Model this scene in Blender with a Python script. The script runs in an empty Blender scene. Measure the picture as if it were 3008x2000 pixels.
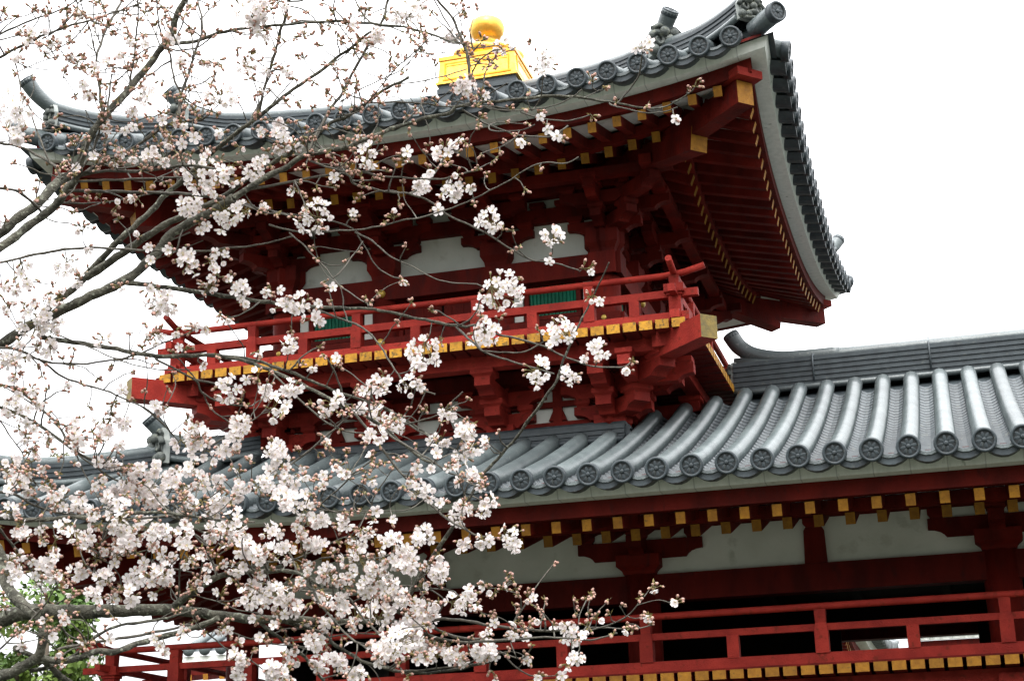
import bpy, math, random
from mathutils import Vector, Matrix
R_ = math.radians
V = Vector
sc = bpy.context.scene
# ------------------------------------------------------------------ camera
CAM = V((5.3094, -18.2263, 1.6)); FPX = 4739.2
yaw, pitch, roll = -0.269359, 0.302459, -0.027928
fw = V((math.sin(yaw)*math.cos(pitch), math.cos(yaw)*math.cos(pitch), math.sin(pitch)))
r0 = V((math.cos(yaw), -math.sin(yaw), 0)); u0 = r0.cross(fw)
cr = math.cos(roll)*r0 + math.sin(roll)*u0; cu = -math.sin(roll)*r0 + math.cos(roll)*u0
cam = bpy.data.objects.new('camera', bpy.data.cameras.new('camera')); sc.collection.objects.link(cam)
cam.matrix_world = Matrix(((cr.x, cu.x, -fw.x, CAM.x), (cr.y, cu.y, -fw.y, CAM.y), (cr.z, cu.z, -fw.z, CAM.z), (0, 0, 0, 1)))
cam.data.sensor_width = 36; cam.data.lens = FPX/3008*36
cam.data.clip_start = .1; cam.data.clip_end = 3000
sc.camera = cam
# ------------------------------------------------------------------ world, sun, exposure
SUN_EL, SUN_AZ = R_(56), R_(170)          # azimuth measured from +y clockwise: sun stands behind the camera, a little left
w = bpy.data.worlds.new('World'); sc.world = w; w.use_nodes = True
nt = w.node_tree; nt.nodes.clear()
sky = nt.nodes.new('ShaderNodeTexSky'); sky.sky_type = 'NISHITA'; sky.sun_disc = False
sky.sun_elevation = SUN_EL; sky.sun_rotation = SUN_AZ; sky.dust_density = 6; sky.air_density = 1.0
hs = nt.nodes.new('ShaderNodeHueSaturation'); hs.inputs['Saturation'].default_value = .12; hs.inputs['Value'].default_value = 1.0
mx = nt.nodes.new('ShaderNodeMixRGB'); mx.inputs[0].default_value = .82; mx.inputs[2].default_value = (7.2, 7.25, 7.4, 1)   # closed white cloud cover over the sky
bg = nt.nodes.new('ShaderNodeBackground'); bg.inputs[1].default_value = .1
wo = nt.nodes.new('ShaderNodeOutputWorld')
nt.links.new(sky.outputs[0], hs.inputs['Color']); nt.links.new(hs.outputs[0], mx.inputs[1])
tcw = nt.nodes.new('ShaderNodeTexCoord'); sxyz = nt.nodes.new('ShaderNodeSeparateXYZ'); nt.links.new(tcw.outputs['Generated'], sxyz.inputs[0])
cl = nt.nodes.new('ShaderNodeClamp'); nt.links.new(sxyz.outputs[2], cl.inputs[0])
ma = nt.nodes.new('ShaderNodeMath'); ma.operation = 'MULTIPLY_ADD'; ma.inputs[1].default_value = 5.6; ma.inputs[2].default_value = 1.0; nt.links.new(cl.outputs[0], ma.inputs[0])
my = nt.nodes.new('ShaderNodeMath'); my.operation = 'MULTIPLY_ADD'; my.inputs[1].default_value = .20; my.inputs[2].default_value = .92; nt.links.new(sxyz.outputs[1], my.inputs[0])   # and brighter behind the temple than behind the viewer
mp_ = nt.nodes.new('ShaderNodeMath'); mp_.operation = 'MULTIPLY'; nt.links.new(ma.outputs[0], mp_.inputs[0]); nt.links.new(my.outputs[0], mp_.inputs[1])   # overcast sky: brightest overhead
vm = nt.nodes.new('ShaderNodeVectorMath'); vm.operation = 'SCALE'; nt.links.new(mx.outputs[0], vm.inputs[0]); nt.links.new(mp_.outputs[0], vm.inputs['Scale'])
nt.links.new(vm.outputs[0], bg.inputs[0]); nt.links.new(bg.outputs[0], wo.inputs[0])
sl = bpy.data.lights.new('sun', 'SUN'); sl.energy = 1.2; sl.angle = R_(18); sl.color = (1, .97, .92)
so = bpy.data.objects.new('sun', sl); sc.collection.objects.link(so)
sd = V((math.sin(SUN_AZ)*math.cos(SUN_EL), math.cos(SUN_AZ)*math.cos(SUN_EL), math.sin(SUN_EL)))
so.rotation_euler = sd.to_track_quat('Z', 'Y').to_euler(); so.location = (0, -10, 30)
sc.view_settings.view_transform = 'Standard'; sc.view_settings.look = 'None'
sc.view_settings.exposure = 0.48; sc.view_settings.gamma = 1

rnd = random.Random(7)
def ray(x, y): return fw + (x-1504)/FPX*cr - (y-1000)/FPX*cu     # photo pixel (3008 wide) -> direction
# ------------------------------------------------------------------ mesh builder
class MB:
    def __init__(s): s.v=[]; s.f=[]; s.m=[]; s.s=[]
    def add(s, vs, fs, mat=0, smooth=False):
        b=len(s.v); s.v.extend([tuple(v) for v in vs])
        for f in fs: s.f.append([i+b for i in f]); s.m.append(mat); s.s.append(smooth)
    def box(s, c, size, ax=(1,0,0), ay=(0,1,0), az=(0,0,1), mat=0, top=1.0, mats=None):
        c=V(c); ax=V(ax)*size[0]/2; ay=V(ay)*size[1]/2; az=V(az)*size[2]/2
        vs=[c+ax*i*(top if k>0 else 1)+ay*j*(top if k>0 else 1)+az*k for k in(-1,1) for j in(-1,1) for i in(-1,1)]
        fs=[(0,2,3,1),(4,5,7,6),(0,1,5,4),(2,6,7,3),(0,4,6,2),(1,3,7,5)]  # -z +z -y +y -x +x
        if mats:
            for f,m in zip(fs,mats): s.add([vs[i] for i in f],[(0,1,2,3)],m)
        else: s.add(vs,fs,mat)
    def beam(s, p0, p1, w, h, mat=0, end0=None, end1=None, up=V((0,0,1))):
        p0=V(p0); p1=V(p1); d=(p1-p0); L=d.length; d.normalize(); sd=d.cross(up).normalized(); uu=sd.cross(d)
        s.box((p0+p1)/2,(L,w,h),d,sd,uu,mats=[mat,mat,mat,mat,mat if end0 is None else end0,mat if end1 is None else end1])
    def tube(s, pts, rad, n=8, mat=0, smooth=True, cap=True, capmat=None):
        pts=[V(p) for p in pts]; N=len(pts)
        if not hasattr(rad,'__len__'): rad=[rad]*N
        prev=None; rings=[]
        for i,p in enumerate(pts):
            t=(pts[min(i+1,N-1)]-pts[max(i-1,0)])
            if t.length<1e-9: t=V((0,0,1))
            t.normalize()
            if prev is None:
                a=V((0,0,1)) if abs(t.z)<.9 else V((1,0,0)); x=t.cross(a).normalized()
            else:
                x=prev-t*prev.dot(t)
                if x.length<1e-6: x=t.cross(V((0.3,.2,1)))
                x.normalize()
            prev=x; y=t.cross(x)
            rings.append([p+(x*math.cos(2*math.pi*k/n)+y*math.sin(2*math.pi*k/n))*rad[i] for k in range(n)])
        vs=[v for r in rings for v in r]
        s.add(vs,[(i*n+k,i*n+(k+1)%n,(i+1)*n+(k+1)%n,(i+1)*n+k) for i in range(N-1) for k in range(n)],mat,smooth)
        if cap:
            cm=mat if capmat is None else capmat
            s.add(rings[0],[tuple(range(n))[::-1]],cm); s.add(rings[-1],[tuple(range(n))],cm)
    def lathe(s, prof, c, axis=(0,0,1), n=24, mat=0, smooth=True, wob=None):
        c=V(c); a=V(axis).normalized(); b=V((0,0,1)) if abs(a.z)<.9 else V((0,1,0)); x=b.cross(a).normalized(); y=a.cross(x)
        vs=[]
        for r,z in prof:
            for k in range(n):
                th=2*math.pi*k/n; rr=r*(1+(wob(th,z) if wob else 0)); vs.append(c+a*z+(x*math.cos(th)+y*math.sin(th))*rr)
        s.add(vs,[(i*n+k,i*n+(k+1)%n,(i+1)*n+(k+1)%n,(i+1)*n+k) for i in range(len(prof)-1) for k in range(n)],mat,smooth)
    def ext(s, poly, o, u, v, w, th, mat=0, endmat=None):
        o=V(o);u=V(u);v=V(v);w=V(w).normalized(); n=len(poly)
        A=[o+u*a+v*b-w*th/2 for a,b in poly]; B=[o+u*a+v*b+w*th/2 for a,b in poly]
        s.add(A+B,[tuple(range(n))[::-1],tuple(range(n,2*n))],mat)
        s.add(A+B,[(i,(i+1)%n,n+(i+1)%n,n+i) for i in range(n)],mat if endmat is None else endmat)
    def strip(s, rows, mat=0, smooth=False, close=False):
        n=len(rows[0]); N=len(rows); vs=[v for r in rows for v in r]
        s.add(vs,[(i*n+k,i*n+(k+1)%n,((i+1)%N)*n+(k+1)%n,((i+1)%N)*n+k) for i in range(N if False else N-1) for k in range(n if close else n-1)],mat,smooth)
    def ball(s, c, r, mat=0, n=8, m=5, sq=(1,1,1)):
        c=V(c); vs=[]
        for i in range(m+1):
            ph=math.pi*i/m
            for k in range(n): th=2*math.pi*k/n; vs.append(c+V((r*sq[0]*math.sin(ph)*math.cos(th),r*sq[1]*math.sin(ph)*math.sin(th),r*sq[2]*math.cos(ph))))
        s.add(vs,[(i*n+k,(i+1)*n+k,(i+1)*n+(k+1)%n,i*n+(k+1)%n) for i in range(m) for k in range(n)],mat,True)
    def mesh(s, name, mats):
        me=bpy.data.meshes.new(name); me.from_pydata(s.v,[],s.f)
        for m in mats: me.materials.append(m)
        me.polygons.foreach_set('material_index',s.m); me.polygons.foreach_set('use_smooth',s.s); me.update()
        return me
    def build(s, name, mats, parent=None, recalc=True):
        if not isinstance(mats,(list,tuple)): mats=[mats]
        me=s.mesh(name,mats)
        if recalc:
            import bmesh
            b=bmesh.new(); b.from_mesh(me); bmesh.ops.remove_doubles(b,verts=b.verts,dist=1e-5); bmesh.ops.recalc_face_normals(b,faces=b.faces); b.to_mesh(me); b.free()
        return link(name, me, parent)
def link(name, data, parent=None):
    o=bpy.data.objects.new(name,data); sc.collection.objects.link(o)
    if parent: o.parent=parent
    return o
def thing(name,label,cat,group=None):
    o=bpy.data.objects.new(name,None); sc.collection.objects.link(o); o['label']=label; o['category']=cat
    if group: o['group']=group
    return o
def copy_child(o, parent, mw=None):
    c=o.copy(); sc.collection.objects.link(c); c.parent=parent
    if mw is not None: c.matrix_local=mw
    return c
# ------------------------------------------------------------------ materials
def mat(name, col, rough=.6, col2=None, scale=6, detail=6, metal=0, bump=0, bscale=30, stretch=(1,1,1), spec=.5, lo=.35, hi=.65, col3=None, s3=25, k3=.5, sub=0, isl=.16):
    m=bpy.data.materials.new(name); m.use_nodes=True; n=m.node_tree.nodes; l=m.node_tree.links; b=n['Principled BSDF']
    b.inputs['Roughness'].default_value=rough; b.inputs['Metallic'].default_value=metal; b.inputs['Specular IOR Level'].default_value=spec
    tc=n.new('ShaderNodeTexCoord'); mp=n.new('ShaderNodeMapping'); mp.inputs['Scale'].default_value=stretch; l.new(tc.outputs['Object'],mp.inputs[0])
    out=None
    if col2 is None: col2=tuple(c*.8 for c in col)
    def noise(sc_,de=detail):
        t=n.new('ShaderNodeTexNoise'); t.inputs['Scale'].default_value=sc_; t.inputs['Detail'].default_value=de; l.new(mp.outputs[0],t.inputs[0]); return t
    t=noise(scale); rp=n.new('ShaderNodeValToRGB'); rp.color_ramp.elements[0].position=lo; rp.color_ramp.elements[1].position=hi
    rp.color_ramp.elements[0].color=(*col,1); rp.color_ramp.elements[1].color=(*col2,1); l.new(t.outputs[0],rp.inputs[0]); out=rp.outputs[0]
    if col3:
        t3=noise(s3); r3=n.new('ShaderNodeValToRGB'); r3.color_ramp.elements[0].position=k3; r3.color_ramp.elements[1].position=min(1,k3+.12)
        r3.color_ramp.elements[0].color=(0,0,0,1); r3.color_ramp.elements[1].color=(1,1,1,1); l.new(t3.outputs[0],r3.inputs[0])
        mm=n.new('ShaderNodeMixRGB'); l.new(r3.outputs[0],mm.inputs[0]); l.new(out,mm.inputs[1]); mm.inputs[2].default_value=(*col3,1); out=mm.outputs[0]
    if isl:      # every tile row, rafter or board a little lighter or darker than its neighbour
        ge=n.new('ShaderNodeNewGeometry'); oi=n.new('ShaderNodeObjectInfo'); ad=n.new('ShaderNodeMath'); ad.operation='ADD'; l.new(ge.outputs['Random Per Island'],ad.inputs[0]); l.new(oi.outputs['Random'],ad.inputs[1])
        fr=n.new('ShaderNodeMath'); fr.operation='FRACT'; l.new(ad.outputs[0],fr.inputs[0])
        mr=n.new('ShaderNodeMapRange'); mr.inputs['To Min'].default_value=1-isl; mr.inputs['To Max'].default_value=1+isl; l.new(fr.outputs[0],mr.inputs['Value'])
        hv=n.new('ShaderNodeHueSaturation'); l.new(mr.outputs[0],hv.inputs['Value']); l.new(out,hv.inputs['Color']); out=hv.outputs[0]
    l.new(out,b.inputs['Base Color'])
    if bump:
        tb=noise(bscale); bp=n.new('ShaderNodeBump'); bp.inputs['Strength'].default_value=bump; bp.inputs['Distance'].default_value=.02
        l.new(tb.outputs[0],bp.inputs['Height']); l.new(bp.outputs[0],b.inputs['Normal'])
    return m
M={}
M['red']=mat('vermilion_wood_shaded',(.165,.013,.008),.66,(.085,.008,.0055),4,stretch=(1,1,.35),bump=.35,bscale=55,col3=(.085,.012,.010),s3=11,k3=.58,spec=.12,isl=.24)  # under-eave shade and weathering are both darkened into this colour
M['redb']=mat('vermilion_wood_lit',(.315,.031,.021),.6,(.215,.020,.015),5,bump=.35,bscale=60,col3=(.16,.022,.013),s3=16,k3=.58,spec=.1,isl=.22)  # lit copy of the vermilion for rails, outer beams and balcony brackets
M['gold']=mat('ochre_end_paint',(.42,.185,.016),.65,(.29,.12,.011),14,bump=.3,bscale=60,col3=(.20,.10,.015),s3=30,k3=.60,spec=.3)
M['disc']=mat('shaded_disc_hollow',(.018,.023,.025),.6,(.012,.016,.018),20)  # recess shade painted into the hollow of the tile disc
M['pan_lit']=mat('pan_tile_lit_top',(.13,.148,.158),.5,(.095,.11,.12),12)  # lit copy of the pan tile: tops painted lighter than the front edges
M['joist']=mat('weathered_ochre_paint',(.52,.25,.018),.65,(.34,.16,.015),20,bump=.3,bscale=60,col3=(.12,.075,.02),s3=34,k3=.55,spec=.3)
M['white']=mat('white_plaster',(.76,.78,.73),.85,(.64,.67,.61),2.2,bump=.2,bscale=30,col3=(.55,.57,.51),s3=5,k3=.6,spec=.2)
M['fascia']=mat('weathered_white_board',(.87,.88,.82),.75,(.76,.78,.72),7,stretch=(2.5,2.5,.6),bump=.2,col3=(.38,.41,.34),s3=6,k3=.64,spec=.2)
M['tile']=mat('grey_roof_tile',(.105,.127,.128),.36,(.068,.084,.087),3.5,bump=.25,bscale=50,col3=(.17,.185,.18),s3=30,k3=.60,spec=.6,isl=.2)
M['tiled']=mat('dark_roof_tile',(.050,.064,.071),.48,(.032,.041,.047),9,bump=.1,bscale=40,col3=(.075,.085,.08),s3=20,k3=.6,spec=.4)
M['moss']=mat('carved_ridge_tile',(.10,.11,.10),.7,(.05,.06,.055),12,bump=.5,bscale=40,col3=(.16,.17,.13),s3=18,k3=.55)
M['slab']=mat('pale_ridge_plate',(.30,.32,.30),.8,(.20,.22,.21),9,bump=.2)
M['fin']=mat('gilt_bronze',(.98,.60,.11),.34,(.90,.46,.06),7,metal=.6,bump=.25,bscale=14,col3=(.75,.42,.06),s3=16,k3=.6)
M['oldgold']=mat('dull_ochre_paint',(.20,.135,.025),.7,(.09,.07,.022),14,bump=.3,bscale=60)
M['brass']=mat('brass_boss',(.72,.50,.10),.3,(.55,.36,.07),20,metal=.25)
M['green']=mat('green_lattice',(.0,.17,.095),.5,(.0,.11,.06),10)
M['dark']=mat('interior_shade_wood',(.018,.010,.008),.9,(.010,.007,.006),5,spec=.1)  # near-black: the shade indoors is put into the wood's colour
def add_planks(m, axis, pitch, dark):       # thin dark joints between boards, along one object axis
    n=m.node_tree.nodes; l=m.node_tree.links; b=n['Principled BSDF']; src=b.inputs['Base Color'].links[0].from_socket
    tc=n.new('ShaderNodeTexCoord'); sx=n.new('ShaderNodeSeparateXYZ'); l.new(tc.outputs['Object'],sx.inputs[0])
    a=n.new('ShaderNodeMath'); a.operation='DIVIDE'; a.inputs[1].default_value=pitch; l.new(sx.outputs[axis],a.inputs[0])
    f=n.new('ShaderNodeMath'); f.operation='FRACT'; l.new(a.outputs[0],f.inputs[0])
    g=n.new('ShaderNodeMath'); g.operation='LESS_THAN'; g.inputs[1].default_value=.035; l.new(f.outputs[0],g.inputs[0])
    k=n.new('ShaderNodeMath'); k.operation='MULTIPLY'; k.inputs[1].default_value=dark; l.new(g.outputs[0],k.inputs[0])
    mm=n.new('ShaderNodeMixRGB'); mm.inputs[2].default_value=(.03,.03,.025,1); l.new(k.outputs[0],mm.inputs[0]); l.new(src,mm.inputs[1]); l.new(mm.outputs[0],b.inputs['Base Color'])
add_planks(M['fascia'],0,.31,.3)
# ------------------------------------------------------------------ ground
g=MB(); g.box((0,0,-.25),(1600,1600,.5)); go=g.build('ground',mat('gravel_ground',(.035,.036,.026),.95,(.022,.03,.015),.35,bump=.3)); go['kind']='structure'

# ------------------------------------------------------------------ eaves
class Eave:
    """One storey's eave line. side 0 front(-y) 1 right(+x) 2 back(+y) 3 left(-x); s in [-1,1] runs along a side, d inward, h above the fascia's lower edge."""
    def __init__(e, half, z0, lift, plan, ext=None):
        e.half=half; e.z0=z0; e.lift=lift; e.plan=plan; e.ext=ext      # ext: x at which the front runs on to the right
    def P(e, k, t, d, h):
        L=max(e.half-d,.02); s=t/L
        if e.ext and k in (0,2) and (t>0 if k==0 else t<0): u=0.0
        else: u=min(abs(s),1.15)**2.6
        fade=1-.45*min(max(d,0)/2,1) if d<2 else .55*max(0,1-(d-2)/2.5)
        out=L-e.plan*(1-u); z=e.z0+e.lift*u*fade+h
        if k==0: return V((t,-out,z))
        if k==1: return V((out,t,z))
        if k==2: return V((-t,out,z))
        return V((-out,-t,z))
    def N(e,k): return (V((0,-1,0)),V((1,0,0)),V((0,1,0)),V((-1,0,0)))[k]
    def ends(e,k,d):
        a=-(e.half-d); b=(e.half-d)
        if e.ext:
            if k==0: b=e.ext
            if k==2: a=-e.ext
        return a,b
    def sweep(e, mb, prof, sides, mat=0, seg=28, close=True):
        for k in sides:
            rows=[]
            for i in range(seg+1):
                r=[]
                for d,h in prof:
                    a,b=e.ends(k,d); x=i/seg; r.append(e.P(k,a+(b-a)*x,d,h))
                rows.append(r)
            mb.strip(rows,mat,close=close)
def rect(d0,d1,h0,h1): return [(d0,h0),(d1,h0),(d1,h1),(d0,h1)]
def hu(d): return -.21+.23*(d-.22)      # flying rafter centre line
def hl(d): return -.19+.30*(d-1.0)      # base rafter centre line

# antefix disc: rim, hollow and a flower in relief, pointing along -y
def disc_mesh():
    m=MB(); R=.104; n=28
    m.lathe([(R*.86,.07),(R,.065),(R,.0),(R*.985,-.008),(R*.78,-.010),(R*.75,.004)],(0,0,0),(0,1,0),n); m.lathe([(R*.76,.003),(0.0001,.003)],(0,0,0),(0,1,0),n,1)
    def petal(a,r0_,r1_,w,hh):
        vs=[];N=7
        ca,sa=math.cos(a),math.sin(a)
        for i in range(N):
            x=i/(N-1); r=r0_+(r1_-r0_)*x; ww=w*math.sin(math.pi*min(.97,.12+x*.83))**.7*.9
            for j in(-1,0,1): vs.append(V((r*ca-ww*j*sa, .006-(hh if j==0 else 0), r*sa+ww*j*ca)))
        m.add(vs,[(i*3+j,i*3+j+1,i*3+j+4,i*3+j+3) for i in range(N-1) for j in range(2)],0,True)
    for k in range(8): petal(k*math.pi/4+.2,.021,.073,.024,.009)
    m.lathe([(.022,.006),(.020,-.008),(.012,-.012),(.0001,-.012)],(0,0,0),(0,1,0),10)
    return m
DISC=disc_mesh().mesh('end_tile',[M['tiled'],M['disc']])
SP=.308
def place_disc(parent,p,nrm,tilt=.18,sc_=1):
    o=link('end_tile',DISC,parent); d=(nrm*math.cos(tilt)-V((0,0,1))*math.sin(tilt)).normalized()
    q=d.to_track_quat('-Y','Z'); o.matrix_local=Matrix.LocRotScale(p,q,(sc_,)*3) ; return o

def tile_rows(e, k, ts, H, dmax, parent, mrow, mpan, pan_pitch=.15, seg=14, discs=True, pan_arc=5):
    """round cover rows with their discs, stepped pan tiles in between, drip tiles at the eave"""
    D0=-.23
    rise=lambda d: H(d-D0)
    for i,t in enumerate(ts):
        dm=dmax(t)
        pts=[];rad=[]
        nseg=max(2,int((dm-D0)/.30))
        for j in range(nseg+1):
            d=D0+.02+(dm-D0-.02)*j/nseg
            p=e.P(k,t,d,rise(d))
            if 0<j<nseg: pts+= [p-e.N(k)*-.004,p]; rad+=[.0835,.0865]
            else: pts.append(p); rad.append(.086)
        mrow.tube(pts,rad,12)
        if rad: mrow.ball(pts[-1],.084,0,10,6)
        if discs: place_disc(parent,e.P(k,t,D0,rise(D0)),e.N(k))
    for a,b in zip(ts[:-1],ts[1:]):
        if b-a>SP*1.5: continue
        dm=max(dmax(a),dmax(b)); mid=(a+b)/2; hw=(b-a)/2-.045
        n=max(2,int((dm-D0-.05)/pan_pitch)); rows=[]
        xs=[(-1+2*q/pan_arc) for q in range(pan_arc+1)]
        for j in range(n+1):
            d=D0+.05+j*pan_pitch
            lo=[e.P(k,mid+hw*x,d,rise(d)-.092+.062*x*x) for x in xs]
            if rows: mpan.strip([rows[-1],lo],1)  # tile top in the lighter, lit colour
            if j<n:
                hi=[e.P(k,mid+hw*x,d+.012,rise(d)-.092+.062*x*x+.024) for x in xs]; mpan.strip([lo,hi],0); rows.append(hi)  # front edge in the darker, shaded colour
        # drip tile
        top=[e.P(k,mid+(hw+.02)*x,D0+.045,rise(D0)-.078+.055*x*x+.012) for x in xs]; bot=[e.P(k,mid+(hw+.02)*x,D0+.05,rise(D0)-.135+.05*x*x) for x in xs]
        back=[e.P(k,mid+(hw+.02)*x,D0+.25,rise(D0)-.115+.05*x*x) for x in xs]
        mpan.strip([top,bot,back],0)
        t2=[v+V((0,0,.012))+e.N(k)*.012 for v in top]; t3=[v-V((0,0,.014))+e.N(k)*.012 for v in top]
        mrow.strip([top,t2,t3,[v+V((0,0,-.02)) for v in top]],0)

def ridge(mb, path, w=.2, h=.26, layers=5, rt=.07, taper=None):
    """stack of flat ridge tiles along a path with a round cap row on top"""
    rows=[]; N=len(path); tops=[]
    for i,p in enumerate(path):
        p=V(p); t=(V(path[min(i+1,N-1)])-V(path[max(i-1,0)])); t.z=0; t.normalize(); sd=V((t.y,-t.x,0)); hh=h*(taper(i/(N-1)) if taper else 1)
        prof=[]
        for l in range(layers):
            z0=hh*l/layers; z1=hh*(l+1)/layers; ww=w/2-(.012*l/layers)
            prof+=[(ww+.016,z0+.006),(ww+.016,z0+(z1-z0)*.55),(ww,z0+(z1-z0)*.62),(ww,z1)]
        pr=prof+[(-a,b) for a,b in prof[::-1]]
        rows.append([p+sd*a+V((0,0,b)) for a,b in pr]); tops.append(p+V((0,0,hh+rt*.35)))
    mb.strip(rows,0); mb.add(rows[0],[tuple(range(len(rows[0])))]); mb.add(rows[-1],[tuple(range(len(rows[0])))])
    mb.tube(tops,rt,10,1)
    # lower moulding either side
    for sg in(-1,1):
        q=[]
        for i,p in enumerate(path):
            p=V(p); t=(V(path[min(i+1,N-1)])-V(path[max(i-1,0)])); t.z=0; t.normalize(); q.append(p+V((t.y,-t.x,0))*sg*(w/2+.03)+V((0,0,-.01)))
        mb.tube(q,.035,8,1)
    return tops
def oni(parent, p, d, s=1.0, horn=True, name='ridge_end_ornament'):
    """carved ridge-end tile: pale back slab, curled mask before it, horn tile over it. d: outward horizontal direction"""
    d=V(d).normalized(); sd=V((-d.y,d.x,0)); up=V((0,0,1)); p=V(p)
    b=MB(); b.ext([(-.17*s,-.05*s),(.17*s,-.05*s),(.19*s,.16*s),(.10*s,.30*s),(-.10*s,.30*s),(-.19*s,.16*s)],p,sd,up,d,.06*s,1)
    q=p+d*.05*s
    for sg in(-1,1):
        pts=[];rad=[]
        for i in range(15):
            a=i/14*math.pi*2.3; r=.085*s*(1-i/19); pts.append(q+sd*sg*(.105*s+r*math.cos(a))+up*(.12*s+r*math.sin(a))+d*(.01*i/14)); rad.append(.032*s*(1-i/22))
        b.tube(pts,rad,6,0)
        b.ball(q+sd*sg*.05*s+up*.2*s+d*.03*s,.05*s,0); b.ball(q+sd*sg*.15*s+up*.0*s,.055*s,0); b.ball(q+sd*sg*.07*s+up*.0*s+d*.02,.05*s,0)
        b.tube([q+sd*sg*.02*s+up*.26*s,q+sd*sg*.09*s+up*.27*s,q+sd*sg*.17*s+up*.22*s],.022*s,6,0)
    b.ball(q+up*.12*s+d*.04*s,.05*s,0); b.ball(q+up*.03*s+d*.03*s,.07*s,0,sq=(1,1,.6)); b.tube([q-sd*.14*s-up*.04*s,q+d*.05*s-up*.05*s,q+sd*.14*s-up*.04*s],.03*s,6,0)
    o=b.build(name,[M['moss'],M['slab']],parent)
    return o
def horn(parent,pts,r0_,r1_):
    pts=[V(p) for p in pts]; N=len(pts); b=MB()
    # smooth
    def cr_(a,b_,c,d_,t): return .5*((2*b_)+(c-a)*t+(2*a-5*b_+4*c-d_)*t*t+(3*b_-a-3*c+d_)*t**3)
    q=[]; P=[pts[0]]+pts+[pts[-1]]
    for i in range(1,len(P)-2):
        for j in range(6): q.append(cr_(P[i-1],P[i],P[i+1],P[i+2],j/6))
    q.append(pts[-1]); n=len(q)
    b.tube(q,[r0_+(r1_-r0_)*(i/(n-1)) for i in range(n)],16,0)
    o=b.build('horn_tile',[M['tile']],parent)
    dn=(q[-1]-q[-2]).normalized(); dd=link('end_tile',DISC,o); dd.matrix_local=Matrix.LocRotScale(q[-1]+dn*.01,dn.to_track_quat('-Y','Z'),(r1_/.106,)*3)
    return o

def rafters(e, parent, sides, spacing, inner_d, tmax=None, t0=None, w=.085, h=.105):
    out=[]
    for k in sides:
        a,b=e.ends(k,.22)
        ts=[]; t=(spacing/2 if t0 is None else t0)
        while t<b-.12: ts.append(t); t+=spacing
        t=(-spacing/2 if t0 is None else t0-spacing)
        while t>a+.12: ts.append(t); t-=spacing
        for t in sorted(ts):
            room=e.half-abs(t) if not (e.ext and t>0) else 9
            d1=min(1.12,room-.05)
            if d1>.34:
                m=MB(); m.beam(e.P(k,t,.22,hu(.22)),e.P(k,t,d1,hu(d1)),w,h,0,end0=1); o=m.build('flying_rafter',[M['red'],M['gold']],parent,False); out.append((k,t,0,o))
            d1=min(inner_d,room-.05)
            if d1>1.2:
                m=MB(); m.beam(e.P(k,t,1.02,hl(1.02)),e.P(k,t,d1,hl(d1)),w*1.03,h*1.05,0,end0=1); o=m.build('base_rafter',[M['red'],M['gold']],parent,False); out.append((k,t,1,o))
    return out
def eave_boards(e, parent, sides, dk):
    m=MB(); e.sweep(m,[(0,0),(.16,0),(.16,.1),(-.04,.1)],sides,0); m.build('eave_fascia',M['fascia'],parent)
    m=MB(); e.sweep(m,rect(.163,.25,-.145,.06),sides,0); e.sweep(m,rect(.03,.12,.103,.17),sides,0); e.sweep(m,rect(.98,1.10,-.125,-.01),sides,0)
    m.build('eave_beam',M['red'],parent)
    m=MB(); e.sweep(m,[(.27,hu(.27)+.058),(1.05,hu(1.05)+.058),(1.05,hu(1.05)+.075),(.27,hu(.27)+.075)],sides,0)
    e.sweep(m,[(1.08,hl(1.08)+.062),(dk,hl(dk)+.062),(dk,hl(dk)+.08),(1.08,hl(1.08)+.08)],sides,0); m.build('soffit_board',M['white'],parent)
def hip_rafter(e, parent, sx, sy, inner, tips=True):
    dg=V((sx,sy,0)).normalized(); up=V((0,0,1))
    def pt(T,z): return V((sx*T,sy*T,z))
    m=MB(); zt=e.z0+e.lift
    T1=e.half-.25; zc=zt-.335+.0
    m.beam(pt(T1,zc),pt(e.half-1.3,zc-.03),.19,.24,0,end0=1)
    m.build('hip_rafter',[M['red'],M['gold']],parent)
    m=MB(); m.beam(pt(e.half-.81,zt-.51),pt(inner,zt-.20),.20,.25,0,end0=1); m.build('hip_rafter',[M['red'],M['gold']],parent)
    m=MB(); m.box(pt(e.half-.33,zt-.16),(.42,.30,.085),dg,V((-dg.y,dg.x,0)),up); m.build('corner_block',[M['redb']],parent)

# ------------------------------------------------------------------ brackets
def arm_poly(a,b,h):      # boat-shaped bracket arm from a to b
    c=h*.42; q=[]
    if b>.05:
        q+=[(b,h),(b,c)]; q+=[(b-.16*math.sin(x*math.pi/2/4)*1.0,c*(1-(1-math.cos(x*math.pi/2/4)))) for x in range(1,4)]; q+=[(b-.17,0)]
    else: q+=[(b,h),(b,0)]
    if a<-.05:
        l=[(a,h),(a,c)]+[(a+.16*math.sin(x*math.pi/2/4),c*(math.cos(x*math.pi/2/4))) for x in range(1,4)]+[(a+.17,0)]
    else: l=[(a,h),(a,0)]
    return l+q[::-1]
def masu(mb,c,a,h,ax):
    ax=V(ax).normalized(); ay=V((-ax.y,ax.x,0)); c=V(c)
    mb.box(c+V((0,0,h*.7)),(a,a,h*.6),ax,ay)
    lo=[c+ax*i*a*.36+ay*j*a*.36 for i,j in((-1,-1),(1,-1),(1,1),(-1,1))]; hi=[c+ax*i*a*.5+ay*j*a*.5+V((0,0,h*.4)) for i,j in((-1,-1),(1,-1),(1,1),(-1,1))]
    mid=[c+ax*i*a*.39+ay*j*a*.39+V((0,0,h*.18)) for i,j in((-1,-1),(1,-1),(1,1),(-1,1))]
    mb.strip([lo,mid,hi],0,close=True); mb.add(lo,[(0,1,2,3)])
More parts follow.
